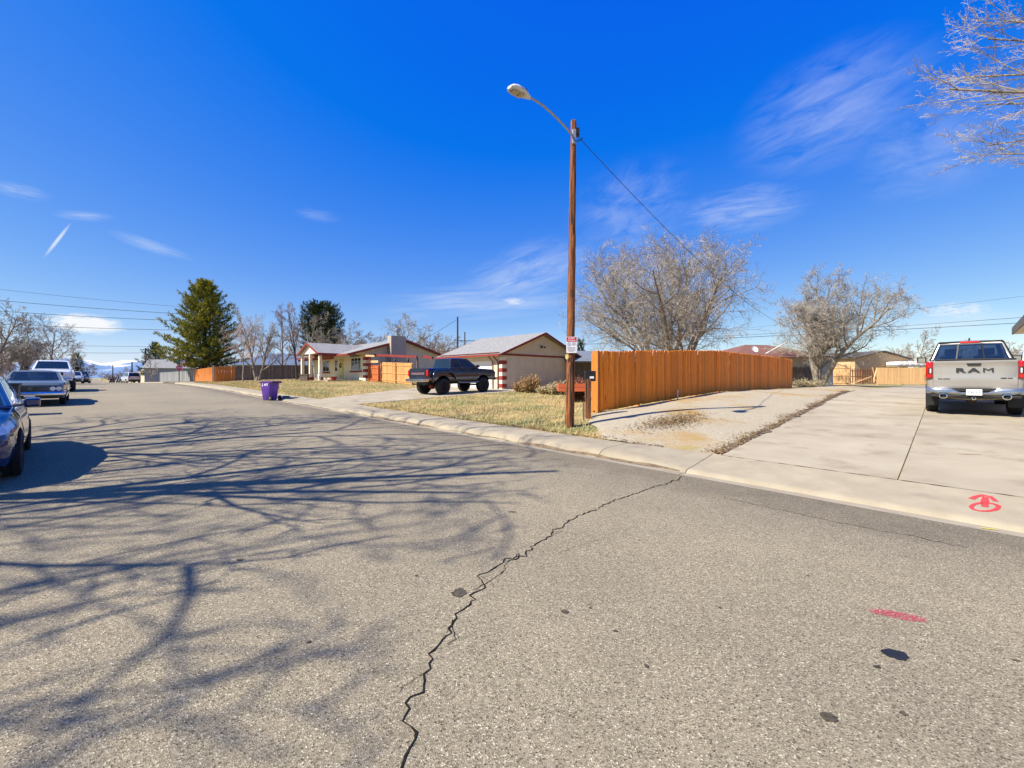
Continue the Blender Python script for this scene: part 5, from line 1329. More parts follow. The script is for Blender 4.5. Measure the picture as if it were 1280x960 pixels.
# little white plush shape on the dashboard
# ---- pickup builder for the remaining trucks
def pickup(label, col_, lifted=0., stepside=False, tail=True, name='pickup_truck', rim=None, wr=.38, glass=None, scale=1., crew=False, silver_line=None, gate_text=None, tread=.27):
    root = empty(name, (0, 0, 0), 0, label, 'pickup truck')
    P_ = col_; L_ = lifted; g = glass or M_glassd
    ztop = 1.12+L_; zb = .52+L_
    b = Body(-2.55, 2.5, [(-2.55, ztop+.10), (-1.0, ztop+.10), (-.9, ztop+.08), (1.2, ztop+.06), (2.3, ztop+.0), (2.5, ztop-.08)], [(-2.55, zb+.08), (-2.3, zb+.02), (2.3, zb), (2.5, zb+.1)],
             [(-2.55, .93), (-1.05, .95), (2.2, .95), (2.5, .92)], [(-1.55, wr+.02+L_*.2, wr+.09), (1.45, wr+.02+L_*.2, wr+.09)], endround=.05)
    b.mesh(70).build('body', P_, root, smooth=32, fix=True)
    xr = -.95; xf = 1.15
    cab(root, P_, g, (xr, xf, .86, ztop+.10), (xr+.12, .35, .70, ztop+.66), [(.10, .34, .14, .86), (.40, .84, .14, .88)] if not crew else [(.06, .45, .12, .88), (.5, .86, .12, .88)], [(.08, .92, .1, .88)], [(.05, .95, .06, .92)], seats=[(.1, -.4), (.1, .4)])
    for sy in (-1, 1):
        b.patch(-.15, 1.05, zb+.08, ztop+.08, sy, .006).build('door', P_, root, smooth=40)
        MB().box(-.08, .05, min(sy*.955, sy*.985), max(sy*.955, sy*.985), ztop-.06, ztop-.03).build('handle', M_black, root)
        if silver_line: b.patch(-2.5, 2.3, zb+.10, zb+.22, sy, .012, 60, 2, arch=True).build('body_moulding', silver_line, root, smooth=40)
        if stepside:
            mb = MB(); n = 16
            for i in range(n+1):
                a = math.pi*i/n; x = -1.55+.78*math.cos(a); z = min(zb+.12+.62*math.sin(a)**.75, ztop+.06)
                for (dy, dz) in ((0, 0), (.13, -.02), (.17, -.09), (.17, -.17), (.13, -.19)): mb.v.append((x*1.0, sy*(.90+dy), z+dz))
            for i in range(n):
                for j in range(4): a = i*5+j; mb.f.append((a, a+1, a+6, a+5))
            o = mb.build('rear_fender', P_, root, smooth=60); so2 = o.modifiers.new('s', 'SOLIDIFY'); so2.thickness = .02
        mirror(root, .85, sy*1.0, ztop+.12, M_black, 1.)
        MB().box(-2.585, -2.52, min(sy*.80, sy*.94), max(sy*.80, sy*.94), ztop-.30, ztop+.04).build('tail_light', M_red, root, bevel=.01)
        MB().box(2.46, 2.54, min(sy*.55, sy*.86), max(sy*.55, sy*.86), ztop-.26, ztop-.12).build('headlight', M_lens, root, bevel=.01)
        wheel(root, -1.55, sy*.86, wr, tread, wr*.52, rim, 8); wheel(root, 1.45, sy*.86, wr, tread, wr*.52, rim, 8)
        MB().tube([(-.5, sy*.93, zb-.06), (-.3, sy*1.0, zb-.1), (.9, sy*1.0, zb-.1), (1.1, sy*.93, zb-.06)], .035, 6).build('side_step', M_metal, root)
    MB().box(2.5, 2.53, -.52, .52, ztop-.28, ztop-.10).build('grille', M_black, root)
    MB().box(2.46, 2.68, -.95, .95, zb-.02, zb+.14).build('front_bumper', M_chrome, root, bevel=.03)
    MB().box(-2.76, -2.5, -.93, .93, zb+.0, zb+.16).build('rear_bumper', M_chrome, root, bevel=.02)
    tg = MB().box(-2.575, -2.55, -.76, .76, zb+.2, ztop+.1).build('tailgate', P_, root, bevel=.01)
    if gate_text: MB().box(-2.582, -2.576, -.62, .62, ztop-.22, ztop-.1).build('tailgate_band', gate_text, tg)
    MB().box(-2.3, 2.3, -.5, .5, zb-.18, zb+.05).build('frame', M_black, root)
    mb = MB(); mb.tube([(-1.55, -.8, wr), (-1.55, .8, wr)], .055, 8); mb.tube([(1.45, -.8, wr), (1.45, .8, wr)], .055, 8); mb.build('axle', M_black, root)
    if lifted > .05:
        mb = MB(); mb.lathe([(.04, -.17), (.17, -.08), (.17, .08), (.04, .17)], 12, Matrix.Translation((-1.55, .1, wr)) @ Matrix.Rotation(R(90), 4, 'X')); mb.build('differential', M_redbrick, root)
        for sy in (-1, 1): MB().tube([(-1.8, sy*.55, wr), (-1.7, sy*.6, zb+.1)], .035, 6).build('shock_absorber', M_metal, root)
    return root
bt = pickup('lifted dark navy pickup with big black tyres parked before the garage', paint('navy_paint', (.008, .013, .024), .1, .25), lifted=.20, stepside=True, wr=.44, tread=.31, rim=M_black, silver_line=mat('grey_moulding', (.25, .25, .25), (.2, .2, .2), 3, .5), gate_text=mat('pink_lettering', (.25, .12, .13), (.03, .03, .05), 14, .5))
place(bt, 20.9, 15.4, H(20.9, 15.4)+.02, ANG_N+R(3)); bt.rotation_euler = (0, R(-1.3), ANG_N+R(3)); bt.scale = (1, 1, 1.0)
wt = pickup('white pickup truck parked behind the vintage sedan', paint('white_car_paint', (.72, .72, .72), .0, .3), lifted=.16, wr=.41, rim=M_black)
place(wt, 41.0, -1.85, RZ(41, -1.8), ANG_U+math.pi)
def simple_car(label, p, suv=True, cat='car', name='parked_car', group=None):
    root = empty(name, (0, 0, 0), 0, label, cat, group); zt = 1.0 if suv else .9; rz = 1.68 if suv else 1.42
    b = Body(-2.25, 2.25, [(-2.25, zt), (.8, zt), (1.9, zt-.08), (2.25, zt-.25)], [(-2.25, .35), (-2, .25), (2, .25), (2.25, .35)], [(-2.25, .82), (-1.8, .9), (1.6, .9), (2.25, .78)], [(-1.35, .34, .38), (1.35, .34, .38)], endround=.15)
    b.mesh(44).build('body', p, root, smooth=35, fix=True)
    cab(root, p, M_glassd, ((-2.15 if suv else -1.7), 1.1, .8, zt+.02), ((-1.85 if suv else -1.1), .3, .64, rz), [(.05, .3, .1, .88), (.33, .6, .1, .88), (.63, .9, .1, .88)], [(.06, .94, .08, .9)], [(.05, .95, .06, .92)], seats=[(0, -.4), (0, .4)])
    for sy in (-1, 1):
        MB().box(-2.29, -2.2, min(sy*.55, sy*.8), max(sy*.55, sy*.8), zt-.15, zt+.02).build('tail_light', M_red, root); MB().box(2.16, 2.25, min(sy*.45, sy*.75), max(sy*.45, sy*.75), zt-.3, zt-.18).build('headlight', M_lens, root)
        wheel(root, -1.35, sy*.8, .34, .22, .2, M_alu, 6); wheel(root, 1.35, sy*.8, .34, .22, .2, M_alu, 6)
        mirror(root, .75, sy*.92, zt, p, .9)
    MB().box(2.2, 2.31, -.75, .75, .35, .5).build('front_bumper', M_black, root, bevel=.02); MB().box(-2.33, -2.2, -.78, .78, .36, .55).build('rear_bumper', M_black, root, bevel=.02)
    MB().box(-2.345, -2.335, -.15, .15, .6, .7).build('number_plate', M_signw, root)
    underbody(root, b, -2., 2., .7, .2, .45); return root
c1 = simple_car('silver SUV seen from behind beyond the street corner', paint('silver2_paint', (.52, .53, .55), .3, .3)); 
def at_px(o, px, k, z, ang): p = P(px, HY, k); o.location = (p.x, p.y, z); o.rotation_euler = (0, 0, ang)
def zroad(px, k): p = P(px, HY, k); return zs(p.dot(U))
at_px(c1, 163, 72, zroad(163, 72)+.02, ANG_U+.18)
c2 = simple_car('white SUV parked beyond the silver pickup at the right edge', paint('white2_paint', (.74, .74, .74), 0, .3)); c2.location = ST(-2.15, 26.6, H(-2, 26.6)+.02); c2.rotation_euler = (0, 0, ANG_N); c2.scale = (1, 1, 1.1)
c3 = simple_car('small blue-grey car far down the left kerb behind the white pickup', paint('pale_blue_paint', (.4, .45, .52), .2, .3), False); place(c3, 74, -1.7, zs(74)+.02, ANG_U+math.pi)
c4 = simple_car('dark SUV far down the left kerb', paint('black2_paint', (.03, .03, .035), .1, .3)); place(c4, 90, -1.2, zs(90)+.02, ANG_U+math.pi)
for i, (s, t, c_) in enumerate([(150, 5.6, (.1, .1, .11)), (165, 5.6, (.6, .6, .6)), (185, -1.4, (.3, .05, .04)), (215, -1.4, (.05, .07, .12)), (240, 5.6, (.03, .03, .03))]):
    o = copy_tree(c4); place(o, s, t, zs(s)+.02, ANG_U+(math.pi if t < 0 else 0)); o['label'] = ['black SUV far up the street at the right kerb, nearest of the far cars', 'second far car on the right kerb', 'first of the tiny far cars at the left kerb', 'second tiny far car at the left kerb', 'farthest tiny car on the right kerb'][i]; o['group'] = 'tiny cars far up the street'

# ------------------------------------------------------------------ trees
def perp(d):
    r = Vector((0, 0, 1)) if abs(d.z) < .9 else Vector((1, 0, 0)); a = d.cross(r); a.normalize(); return a, d.cross(a)
def grow(r, p, d, length, rad, lvl, cfg, LM, TW, keep=None, inh=0.):
    nseg = cfg['seg'][lvl]; pts = [p.copy()]; rr = [rad]; step = length/nseg; dd = d.normalized(); dirs = [dd.copy()]
    w = cfg['wander'][lvl]; up = cfg['up'][lvl]; tip = cfg.get('tip', .25)
    for i in range(nseg):
        dd = (dd+Vector((r.gauss(0, w), r.gauss(0, w), r.gauss(0, w)+up))).normalized(); p = p+dd*step; pts.append(p.copy()); dirs.append(dd.copy()); rr.append(rad*(1-(1-tip)*(i+1)/nseg))
    if keep is None or all(keep(q) for q in pts[::2]+[pts[-1]]):
        tgt = LM if lvl <= cfg['limb'] else TW
        tgt.tube(pts, rr, cfg['sides'][lvl], cap=lvl < 1)
    elif lvl >= 2: return
    if lvl+1 >= len(cfg['n']): return
    n = cfg['n'][lvl]; n = int(n*(.8+.4*r.random())+.5); s0 = cfg['start'][lvl]; az = r.random()*6.28
    for i in range(n):
        q = s0+(1-s0)*((i+.6*r.random()+.2)/n); f = q*nseg; k = min(nseg-1, int(f)); f -= k
        pp = pts[k].lerp(pts[k+1], f); d0 = dirs[k+1]; a, b = perp(d0); az += 2.4+r.gauss(0, .5)
        an = R(cfg['ang'][lvl]*(.7+.6*r.random())); dn = d0*math.cos(an)+(a*math.cos(az)+b*math.sin(az))*math.sin(an)
        ln = length*cfg['len'][lvl]*(1.05-cfg.get('fall', .5)*q)*(.75+.5*r.random()); r0 = max(cfg['min'], rr[k]*cfg['rad'][lvl]*(.8+.4*r.random()))
        grow(r, pp, dn, ln, r0, lvl+1, cfg, LM, TW, keep)
def cfg(**k):
    c = dict(seg=[6, 6, 5, 4, 3], wander=[.05, .10, .14, .18, .2], up=[.05, .05, .03, .02, .02], n=[9, 8, 8, 7, 0], start=[.22, .25, .2, .15], ang=[45, 42, 45, 48], len=[.62, .55, .5, .45], rad=[.6, .55, .5, .5], sides=[10, 6, 4, 3, 3], limb=1, min=.006, fall=.5)
    c.update(k); return c
def bare_tree(name, label, loc, c, length, rad, seed, d=(0, 0, 1), stems=1, bark=None, twig=None, keep=None, group=None, cat='tree', spread=.4, keepl=None, centre=0):
    r = random.Random(seed); LM, TW = MB(), MB()
    for i in range(stems):
        if stems == 1: dv = Vector(d)
        else:
            a = i*6.28/stems+r.gauss(0, .25); dv = Vector((math.cos(a)*spread*(.6+.7*r.random()), math.sin(a)*spread*(.6+.7*r.random()), 1))+Vector(d)*.3
        if i < centre: dv.x *= .25; dv.y *= .25
        off = Vector((dv.x, dv.y, 0))*(.3 if stems > 1 else 0)
        grow(r, off+Vector((0, 0, -.2)), dv, length*(.8+.3*r.random() if stems > 1 else 1), rad, 0, c, LM, TW, keepl)
    root = empty(name, tuple(loc), 0, label, cat, group)
    if stems > 1: LM.tube([(0, 0, -.5), (0, 0, .1), (.03, 0, .5)], [rad*1.9, rad*1.6, rad*1.1], 12)
    LM.build('trunk', bark or M_bark, root, smooth=60)
    if TW.f: TW.build('crown', twig or M_twig, root)
    return root
# 1. broad multi-stem silver tree behind the fence
b1 = G(836, 30.5)
bare_tree('bare_tree', 'broad pale bare tree with many stems rising behind the stained fence', b1, cfg(seg=[7, 6, 4, 3, 2], n=[11, 8, 7, 7, 0], wander=[.06, .12, .16, .2, .22], ang=[36, 44, 50, 48], len=[.52, .60, .55, .52], up=[.03, .03, 0, -.02, -.03], start=[.22, .12, .1, .1], min=.0085, rad=[.55, .5, .5, .6], sides=[8, 5, 3, 3, 3]), 9.7, .15, 11, stems=9, spread=.78, centre=2)
# 2. gnarled tree leaning to the right beyond the fence end
b2 = G(1022, 38)
bare_tree('bare_tree', 'gnarled bare tree leaning right with dense twig clumps beyond the fence end', b2, cfg(seg=[6, 6, 4, 3, 2], n=[12, 9, 9, 7, 0], wander=[.10, .16, .2, .22, .22], ang=[45, 48, 52, 50], len=[.60, .58, .52, .5], up=[.0, .04, .02, 0, 0], start=[.22, .15, .12, .1], min=.010, sides=[8, 5, 3, 3, 3], rad=[.5, .5, .5, .6]), 7.5, .24, 35, stems=4, spread=.36, d=(.75, .2, .5), centre=1)
# 3. the tree over the top right corner, trunk outside the picture
trk = Vector((13.8, 6.4, 0)); trk.z = HXY(13.8, 6.4)
def vis_branch(q): return True
rb = random.Random(77); LM, TW = MB(), MB()
cb_ = cfg(seg=[7, 7, 6, 4, 3], n=[9, 8, 6, 4, 0], wander=[.03, .05, .09, .13, .15], ang=[22, 26, 30, 34], len=[.36, .42, .42, .5], up=[-.01, .012, .03, .05, .05], start=[.3, .12, .1, .15], min=.0035, rad=[.42, .42, .5, .6], sides=[8, 6, 4, 3, 3], limb=0, tip=.3)
grow(rb, Vector((0, 0, -.3)), Vector((.05, 0, 1)), 6.2, .28, 0, cfg(n=[0], seg=[6], wander=[.03], up=[.0], sides=[12], limb=0), LM, TW)
for (tx, ty, k_, y0, rad_) in ((1172, 158, 9.0, 5.2, .06), (1200, 112, 9.4, 5.8, .05), (1255, 190, 8.8, 4.6, .045), (1218, 84, 9.8, 6.0, .045), (1225, 140, 9.2, 5.4, .045), (1240, 165, 9.5, 5.2, .045), (1235, 60, 9.5, 6.0, .045)):
    tgt = P(tx, ty, k_)-trk; st0 = Vector((.1, 0, y0)); dv = (tgt-st0); grow(rb, st0, dv+Vector((0, 0, .10*dv.length)), dv.length*1.0, rad_, 0, cb_, LM, TW, lambda q: q.y+6.4 > 2)
for a in range(5):
    an = -2.2+a*.9; grow(rb, Vector((0, 0, 4+a*.4)), Vector((math.cos(an), math.sin(an)*.6, .8)), 4.5, .09, 0, cfg(n=[6, 5, 4, 0], len=[.5, .5, .5], min=.01, sides=[6, 4, 3, 3], seg=[6, 5, 4, 3]), LM, TW)
t3 = empty('bare_tree', tuple(trk), 0, 'bare tree reaching pale branches in over the top right corner', 'tree'); LM.build('trunk', M_bark, t3, smooth=60); TW.build('crown', M_twig, t3)
# 4. tall tree left of the picture whose shadow crosses the road
SEED4 = 3
p4 = Vector((-14.8, 2.6, 0)); p4.z = HXY(p4.x, p4.y)
def outside(q):
    w = q+p4
    sh = w-tosun*((w.z-.1)/tosun.z)
    if sh.x > -.9+.27*sh.y: return False
    if w.y <= .3: return True
    return w.x/w.y < -1.20 or (w.z-CZ)/w.y > .90
bare_tree('bare_tree', 'tall spreading bare tree left of the picture, its branch shadows crossing the road', p4, cfg(seg=[8, 8, 5, 3, 2], n=[9, 8, 6, 3, 0], wander=[.04, .09, .13, .16, .2], ang=[40, 44, 46, 48], len=[.72, .52, .5, .48], up=[.01, .015, .01, .01, 0], start=[.22, .15, .1, .1], min=.016, rad=[.60, .58, .5, .5], sides=[8, 6, 4, 3, 3]), 11.8, .25, SEED4, stems=5, spread=.62, d=(.35, .45, .2), keepl=outside)
# prototypes for the background
def proto(seed, L_, rad, **k):
    r = random.Random(seed); LM, TW = MB(), MB()
    stems = k.pop('stems', 1); spread = k.pop('spread', .4); c = cfg(**k)
    for i in range(stems):
        a = i*6.28/stems+r.random(); dv = Vector((math.cos(a)*spread, math.sin(a)*spread, 1)) if stems > 1 else Vector((0, 0, 1))
        grow(r, Vector((0, 0, -.2)), dv, L_*(1 if stems == 1 else .8+.3*r.random()), rad, 0, c, LM, TW)
    return LM.mesh('trunk', 60), TW.mesh('crown')
PR = [proto(101, 7.5, .15, n=[9, 8, 8, 6, 0], min=.014, len=[.55, .55, .5, .45]), proto(102, 6, .12, stems=4, spread=.5, n=[8, 7, 7, 5, 0], min=.016, len=[.5, .55, .5, .45]),
      proto(103, 8.5, .16, n=[12, 7, 7, 5, 0], ang=[38, 38, 42, 45], min=.014, len=[.42, .5, .5, .5], start=[.15, .2, .2, .2])]
for a, b in PR: a.materials.append(M_bark)
def bg_tree(i, loc, sc, rz, label, group='bare trees in the background', tw=None, name='bare_tree', zsc=1.):
    lm, tm = PR[i]; o = empty(name, tuple(loc), rz, label, 'tree', group); o.scale = (sc, sc, sc*zsc)
    linkmesh('trunk', lm, None, o); t_ = tw or M_twig
    key = (i, t_.name)
    if key not in _tc:
        m2 = tm.copy() if tm.materials else tm
        if m2.materials: m2.materials.clear()
        m2.materials.append(t_); _tc[key] = m2
    linkmesh('crown', _tc[key], None, o); return o
_tc = {}
# front-lawn trees before the weathered fence
def tree_fit(i, px, k, ytop, rz, label, tw=None, zsc=1., group='bare trees in the background', hts=[9.6, 8.6, 10.2], base=None):
    g = G(px, k) if base is None else P(px, base, k); h = CZ+(HY-ytop)/F*k-g.z; return bg_tree(i, g, h/hts[i]/zsc, rz, label, group, tw, zsc=zsc)
r6 = random.Random(6)
bare_tree('bare_tree', 'tall bare tree with upright forked limbs on the far lawn', G(322, 49), cfg(n=[10, 8, 7, 6, 0], ang=[30, 34, 40, 45], len=[.62, .48, .5, .5], start=[.2, .25, .2, .2], min=.011, up=[.03, .05, .03, .02, .02], sides=[8, 5, 3, 3, 3]), 6.6, .16, 63, stems=2, spread=.3)
bare_tree('bare_tree', 'small pinkish bare ornamental tree left of the forked tree', G(304, 47), cfg(n=[9, 8, 7, 5, 0], ang=[48, 50, 50, 50], len=[.85, .55, .5, .5], start=[.45, .15, .1, .1], min=.010, up=[.02, .0, 0, 0, 0], sides=[6, 4, 3, 3, 3]), 4.6, .08, 64, twig=mat('pinkish_twigs', (.52, .36, .28), (.38, .25, .19), 1.5, .9))
bare_tree('bare_tree', 'slender dark-trunked bare tree at the left porch corner', G(371, 46), cfg(n=[12, 7, 6, 5, 0], ang=[32, 36, 42, 45], len=[.38, .5, .5, .5], start=[.3, .2, .2, .2], min=.011, sides=[8, 5, 3, 3, 3]), 7.2, .12, 65, bark=M_darkpole, twig=M_twig2)
L_ = ['bare tree rising behind the cream house, left of the chimney', 'pale bare tree above the porch gable', 'grey bare tree between the pine and the porch', 'spreading bare tree directly behind the chimney', 'bare tree right of the chimney', 'bare tree over the garage roof, left end', 'low bare tree over the patio beams', 'greyish bare tree left of the round dark pine']
for i, (px, k, yt, m_) in enumerate([(452, 62, 388, 1), (425, 60, 396, 1), (352, 66, 382, 2), (512, 58, 386, 0), (535, 66, 392, 1), (560, 72, 406, 1), (498, 75, 400, 2), (383, 70, 386, 2)]):
    tree_fit(m_, px, k, yt, r6.random()*6, L_[i], M_twig if i % 2 else M_twig2)
# left edge trees
L2 = ['bare tree filling the left picture edge behind the blue sedan', 'bare tree leaning over the vintage car', 'bare shrubby tree behind the dark bin', 'brown bare tree behind the white pickup', 'pale bare tree left of the mountains', 'small bare tree far down the left kerb', 'bare tree low at the left edge behind the first', 'brown twiggy tree low behind the parked cars']
for i, (px, k, yt, m_) in enumerate([(-25, 40, 345, 1), (62, 46, 392, 0), (22, 42, 398, 1), (40, 54, 412, 1), (85, 75, 425, 2), (104, 110, 445, 1), (2, 50, 400, 2), (-5, 38, 420, 1)]):
    tree_fit(m_, px, k, yt, r6.random()*6, L2[i], M_twig2 if i % 2 else M_twig, group='bare trees along the left side of the street')
# right side background
L3 = ['bare tree above the tan building, right part', 'slim bare tree behind the silver pickup mirror', 'bare tree behind the pine fence', 'bare tree beyond the white ribbed roof', 'low bare tree between the gnarled tree and the tan building', 'bare tree beyond the pickup cab, right side', 'bare shrub tree right of the stained fence end', 'bare tree low under the neighbour gable']
for i, (px, k, yt, m_) in enumerate([(1105, 78, 424, 1), (1146, 66, 407, 2), (1122, 75, 428, 0), (1165, 80, 422, 1), (1075, 95, 432, 1), (1195, 80, 424, 0), (1003, 44, 440, 1), (1262, 70, 415, 1)]):
    tree_fit(m_, px, k, yt, r6.random()*6, L3[i], M_twig2 if i % 3 else M_twig, group='bare trees beyond the right-hand yards')
L4 = ['brown bare tree right of the far road end, nearest the mountains', 'brown bare tree left of the silver car', 'rounded brown bare tree behind the silver car', 'brown bare tree between the far utility poles', 'tan bare tree just left of the small blue-green pine', 'low brown tree at the far road bend', 'small brown tree touching the tan roofed far house']
for i, (px, k, yt, m_) in enumerate([(127, 300, 463, 0), (139, 210, 461, 1), (158, 170, 457, 0), (172, 150, 455, 1), (184, 125, 452, 2), (148, 240, 460, 1), (214, 118, 450, 1)]):
    tree_fit(m_, px, k, yt, r6.random()*6, L4[i], M_twig2, group='far trees right of the road end', base=478.5)
# distant belt hiding the skyline, each a tree
for i in range(70):
    if i < 26: k = 130+r6.random()*420; s_side = r6.choice((-1, 1)); s = k*1.35; t = (12+r6.random()*40) if s_side > 0 else -(9+r6.random()*40); loc = ST(s, t, zs(s))
    else: px = 180+1150*(i-26)/44; k = 105+r6.random()*60; loc = P(px, HY, k); loc.z = .4
    px_ = 640+F*loc.x/loc.y
    where = next(w for lim, w in ((60, 'behind the left parked cars'), (110, 'left of the road end below the mountains'), (150, 'right of the road end below the mountains'), (230, 'behind the far utility poles'), (380, 'behind the big pine'), (560, 'behind the cream house'), (760, 'behind the garage'), (1000, 'behind the stained fence'), (1110, 'behind the tan building'), (9999, 'behind the silver pickup')) if px_ < lim)
    o = bg_tree(r6.choice((0, 1, 2)), loc, .5+.35*r6.random(), r6.random()*6, 'far small bare brown tree on the skyline '+where, 'far trees along the skyline', M_twig2)
# tree belt farther still, as one mass
mb = MB()
for i in range(2600):
    a = r6.uniform(-1.5, 1.6); k = r6.uniform(260, 900); x = math.tan(a*.85)*k if abs(a) < 1.4 else a*k; sc = r6.uniform(3, 8)
    q = Vector((x, k, 0)); s, t = q.dot(U), q.dot(NV)
    if -9 < t < 14: continue
    z = zs(s)
    for _ in range(10):
        an = r6.random()*3.14; w = sc*r6.uniform(.06, .16); hgt = sc*r6.uniform(.3, .9); cx, cy = x+r6.gauss(0, sc*.35), k+r6.gauss(0, sc*.35)
        mb.poly([(cx-w*math.cos(an), cy-w*math.sin(an), z+hgt*.2*r6.random()), (cx+w*math.cos(an), cy+w*math.sin(an), z+hgt*.3), (cx+w*.6*r6.gauss(0, 1), cy, z+hgt)])
tag(mb.build('far_woodland', mat('far_woodland', (.20, .145, .10), (.11, .09, .065), .08, .95)), kind='stuff')

# ------------------------------------------------------------------ conifers
def conifer(name, label, loc, h, w, seed, m, clumps=1., trunk_r=.25, shape='cone', group=None, tri=.34, bare=.12, irregular=.25):
    r = random.Random(seed); root = empty(name, tuple(loc), 0, label, 'tree', group); LM, TW = MB(), MB()
    LM.tube([(0, 0, -.3), (0, 0, h*.4), (.1, 0, h*.8), (.1, 0, h*.97)], [trunk_r, trunk_r*.8, trunk_r*.35, .03], 8)
    nb = int(h*11*clumps)
    for i in range(nb):
        q = bare+(1-bare)*((i+r.random())/nb); z = h*q
        if shape == 'cone': prof = (1-q)**.62*min(1, (q-bare)*5+.72)
        else: prof = math.sqrt(max(.05, 1-((q-.6)/.44)**2))
        ln = w/2*prof*(1-irregular+irregular*2*r.random()*1.0)*(.72+.28*math.sin(i*.9)**2); ln = max(.4, ln)
        az = i*2.399+r.gauss(0, .25); rise = .15+.55*q+r.gauss(0, .06); pts = []; p = Vector((0, 0, z)); n = 5
        for j in range(n+1):
            u_ = j/n; pts.append(Vector((math.cos(az)*ln*u_, math.sin(az)*ln*u_, z+ln*(rise*u_*u_-.10*u_*(1-q)))))
        LM.tube(pts, [trunk_r*.22*(1-.8*j/n)*(1.1-q) for j in range(n+1)], 3, cap=False)
        ns = int((6+ln*5.5)*clumps)
        for j in range(ns):
            u_ = .28+.72*((j+r.random())/ns)**.75; f = u_*n; k = min(n-1, int(f)); c = pts[k].lerp(pts[k+1], f-k); side = (r.random()-.5)*ln*.55*(1.15-u_*.75)
            c = c+Vector((-math.sin(az)*side, math.cos(az)*side, r.gauss(0, .12)+.06)); 
            dv = Vector((math.cos(az)+(-math.sin(az))*side/ln*1.5, math.sin(az)+math.cos(az)*side/ln*1.5, .55)).normalized()
            for _ in range(7):
                e = (dv+Vector((r.gauss(0, .5), r.gauss(0, .5), r.gauss(0, .45)))).normalized()*tri*(.6+.8*r.random()); g2 = perp(e.normalized())[0]*tri*.13
                TW.poly([c-g2, c+g2, c+e*.7+g2*.8, c+e])
    LM.build('trunk', M_darkpole, root); TW.build('crown', m, root); return root
conifer('pine_tree', 'big golden-green pine towering over the corner fences', G(256, 70)+Vector((0, 0, 0)), 15.9, 13.8, 5, M_pine, 1.5, .35, tri=.42)
conifer('pine_tree', 'small blue-green pine between the utility pole and the far house', P(194, 479, 100), 9.0, 8.5, 6, M_pine2, .9, .2, tri=.5)
conifer('pine_tree', 'round dark pine behind the cream house', P(402, 474, 80), 13.0, 8.2, 7, M_pine2, 1.5, .3, shape='round', tri=.42, bare=.25, irregular=.15)
conifer('spruce_tree', 'dark narrow spruce at the left kerb below the mountains', P(96, 476, 100), 6.0, 4.6, 8, M_pine2, .9, .2, tri=.4)
conifer('spruce_tree', 'small spruce tip between the pole sign and the stained fence', P(726, 474, 60), 5.2, 2.6, 9, M_pine2, 1., .12, tri=.3)
bare_tree('bare_tree', 'pale small birch-like tree right of the dark utility pole', P(188, 479, 88), cfg(n=[9, 6, 5, 0], len=[.4, .5, .5], min=.03, start=[.1, .2, .2], sides=[5, 3, 3, 3], seg=[5, 4, 3, 3]), 5.5, .12, 70)
# shrubs against the garage wall
def shrub(name, label, loc, h, w, seed, m, n=260, leaf=.06, group=None, up=.9):
    r = random.Random(seed); root = empty(name, tuple(loc), 0, label, 'shrub', group); LM, TW = MB(), MB()
    for i in range(n):
        a = r.random()*6.28; sp = r.random()**.6*w/2; hh_ = h*(.45+.6*r.random())*(1-.35*(sp/(w/2))**2); b0 = Vector((math.cos(a)*sp*.35, math.sin(a)*sp*.35, 0)); e = Vector((math.cos(a)*sp, math.sin(a)*sp, hh_))
        mid = b0.lerp(e, .5)+Vector((r.gauss(0, .04), r.gauss(0, .04), hh_*.08)); LM.tube([b0, mid, e], [.007, .006, .003], 3, cap=False)
        for _ in range(9):
            q = .35+.65*r.random(); c = b0.lerp(e, q)+Vector((r.gauss(0, leaf), r.gauss(0, leaf), r.gauss(0, leaf))); f = Vector((r.gauss(0, 1), r.gauss(0, 1), r.gauss(0, 1))).normalized()*leaf; g2 = perp(f.normalized())[0]*leaf*.4
            TW.poly([c-f, c-g2, c+f, c+g2])
    LM.build('stems', M_twig2, root); TW.build('foliage', m, root); return root
M_sh1 = mat('tawny_leaves', (.50, .32, .12), (.34, .19, .07), 6, .9); M_sh2 = mat('straw_leaves', (.55, .46, .26), (.42, .33, .16), 6, .9)
shrub('dry_shrub', 'tawny dry shrub against the beige garage wall', G(664, 25.0), 1.15, 1.5, 1, M_sh1)
shrub('dry_shrub', 'rust-tinted low shrub at the foot of the garage wall', G(651, 26.0), .8, 1.2, 2, M_sh1, 160)
shrub('dry_shrub', 'straw-coloured low grass clump right of the tawny shrub', G(684, 23.5), .5, 1.3, 3, M_sh2, 220)
shrub('dry_shrub', 'pale tall grass clump behind the utility pole', G(698, 22.5), .75, 1.3, 4, M_sh2, 220)
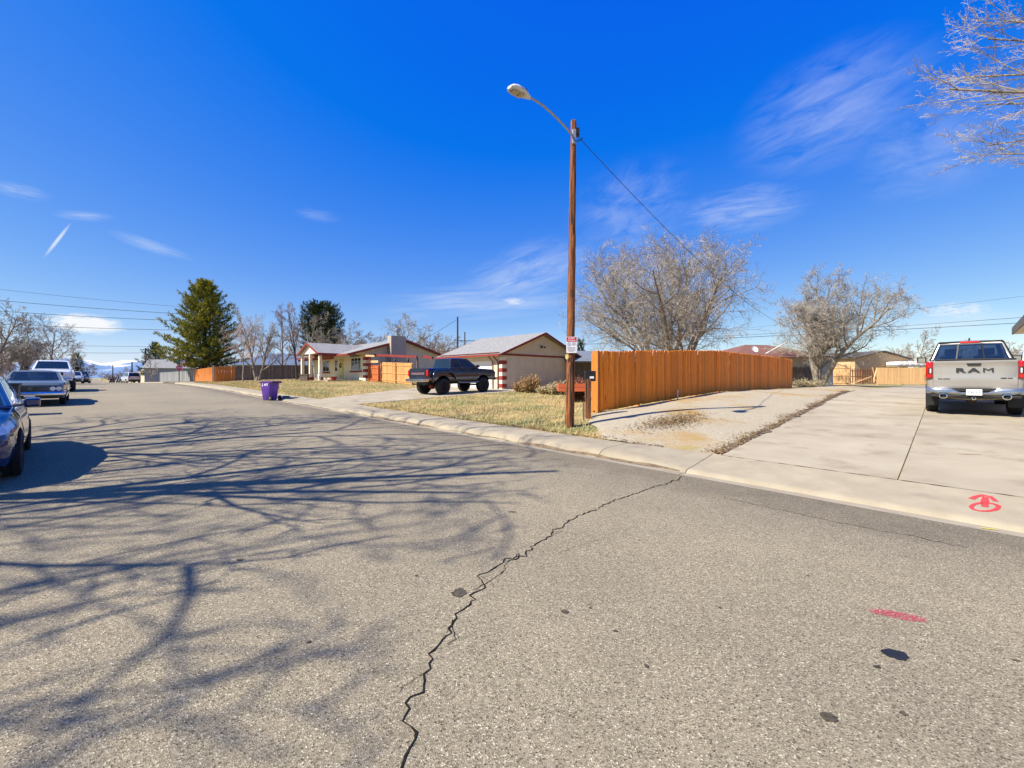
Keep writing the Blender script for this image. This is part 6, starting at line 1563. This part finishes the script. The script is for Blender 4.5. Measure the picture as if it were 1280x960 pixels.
shrub('dry_shrub', 'red-brown shrub between the pole and the stained fence', G(722, 19.0), 1.0, 1.2, 5, mat('rust_leaves', (.34, .13, .06), (.22, .08, .04), 6, .9), 200)
shrub('dry_shrub', 'tangle of dead twigs at the foot of the gnarled tree', G(1008, 33.5), .7, 3.0, 6, M_sh2, 200)
shrub('dry_shrub', 'brown brush at the left picture edge behind the blue sedan', G(-20, 27), 1.1, 2.6, 7, mat('brown_brush', (.30, .17, .07), (.2, .12, .06), 6, .9), 260)

# ------------------------------------------------------------------ hills and mountains
def ridge(name, k, pts, m, depth, seed, rough, base=-30):
    r = random.Random(seed); xs = [p[0] for p in pts]; n = 90; rows = 9; V = []; Fc = []
    for i in range(n+1):
        px = xs[0]+(xs[-1]-xs[0])*i/n; y = interp(pts, px); top = CZ+(HY-y)/F*k
        for j in range(rows+1):
            q = j/rows; kk = k-depth*(1-q); x = (px-640)/F*k; z = base+(top-base)*q**1.1+r.gauss(0, rough)*(q > 0)*top*(.35+.65*(q < 1)); V.append((x, kk, z))
        V.append((x, k+depth*.6, base))
    c = rows+2
    for i in range(n):
        for j in range(c-1): a = i*c+j; Fc.append((a, a+c, a+c+1, a+1))
    me = bpy.data.meshes.new(name); me.from_pydata(V, [], Fc); me.update(); o = linkmesh(name, me, m); tag(o, kind='structure'); return o
M_snow = mat('hazed_snowy_rock', (.80, .82, .86), (.14, .20, .32), .0016, .9, lo=.46, hi=.54, detail=9)  # cool blue in the rock colour stands in for distance haze
M_blue = mat('hazed_forest_slope', (.10, .17, .30), (.16, .24, .36), .002, .9, detail=9, c3=(.7, .74, .8), s3=.0015, lo3=.6, hi3=.66)  # slope colour blued to imitate distant air, no haze volume is built
ridge('mountain', 16000, [(-900, 466), (-200, 455), (-40, 452), (60, 455), (95, 452), (110, 450), (128, 455), (150, 452), (160, 449), (175, 452), (200, 450), (230, 455), (320, 462), (420, 470)], M_snow, 2500, 3, .012)
ridge('foothill', 9000, [(-900, 470), (-200, 462), (0, 458), (92, 447), (104, 451), (122, 456), (140, 460), (168, 456), (190, 453), (230, 462), (300, 470), (420, 474)], M_blue, 1600, 4, .015)
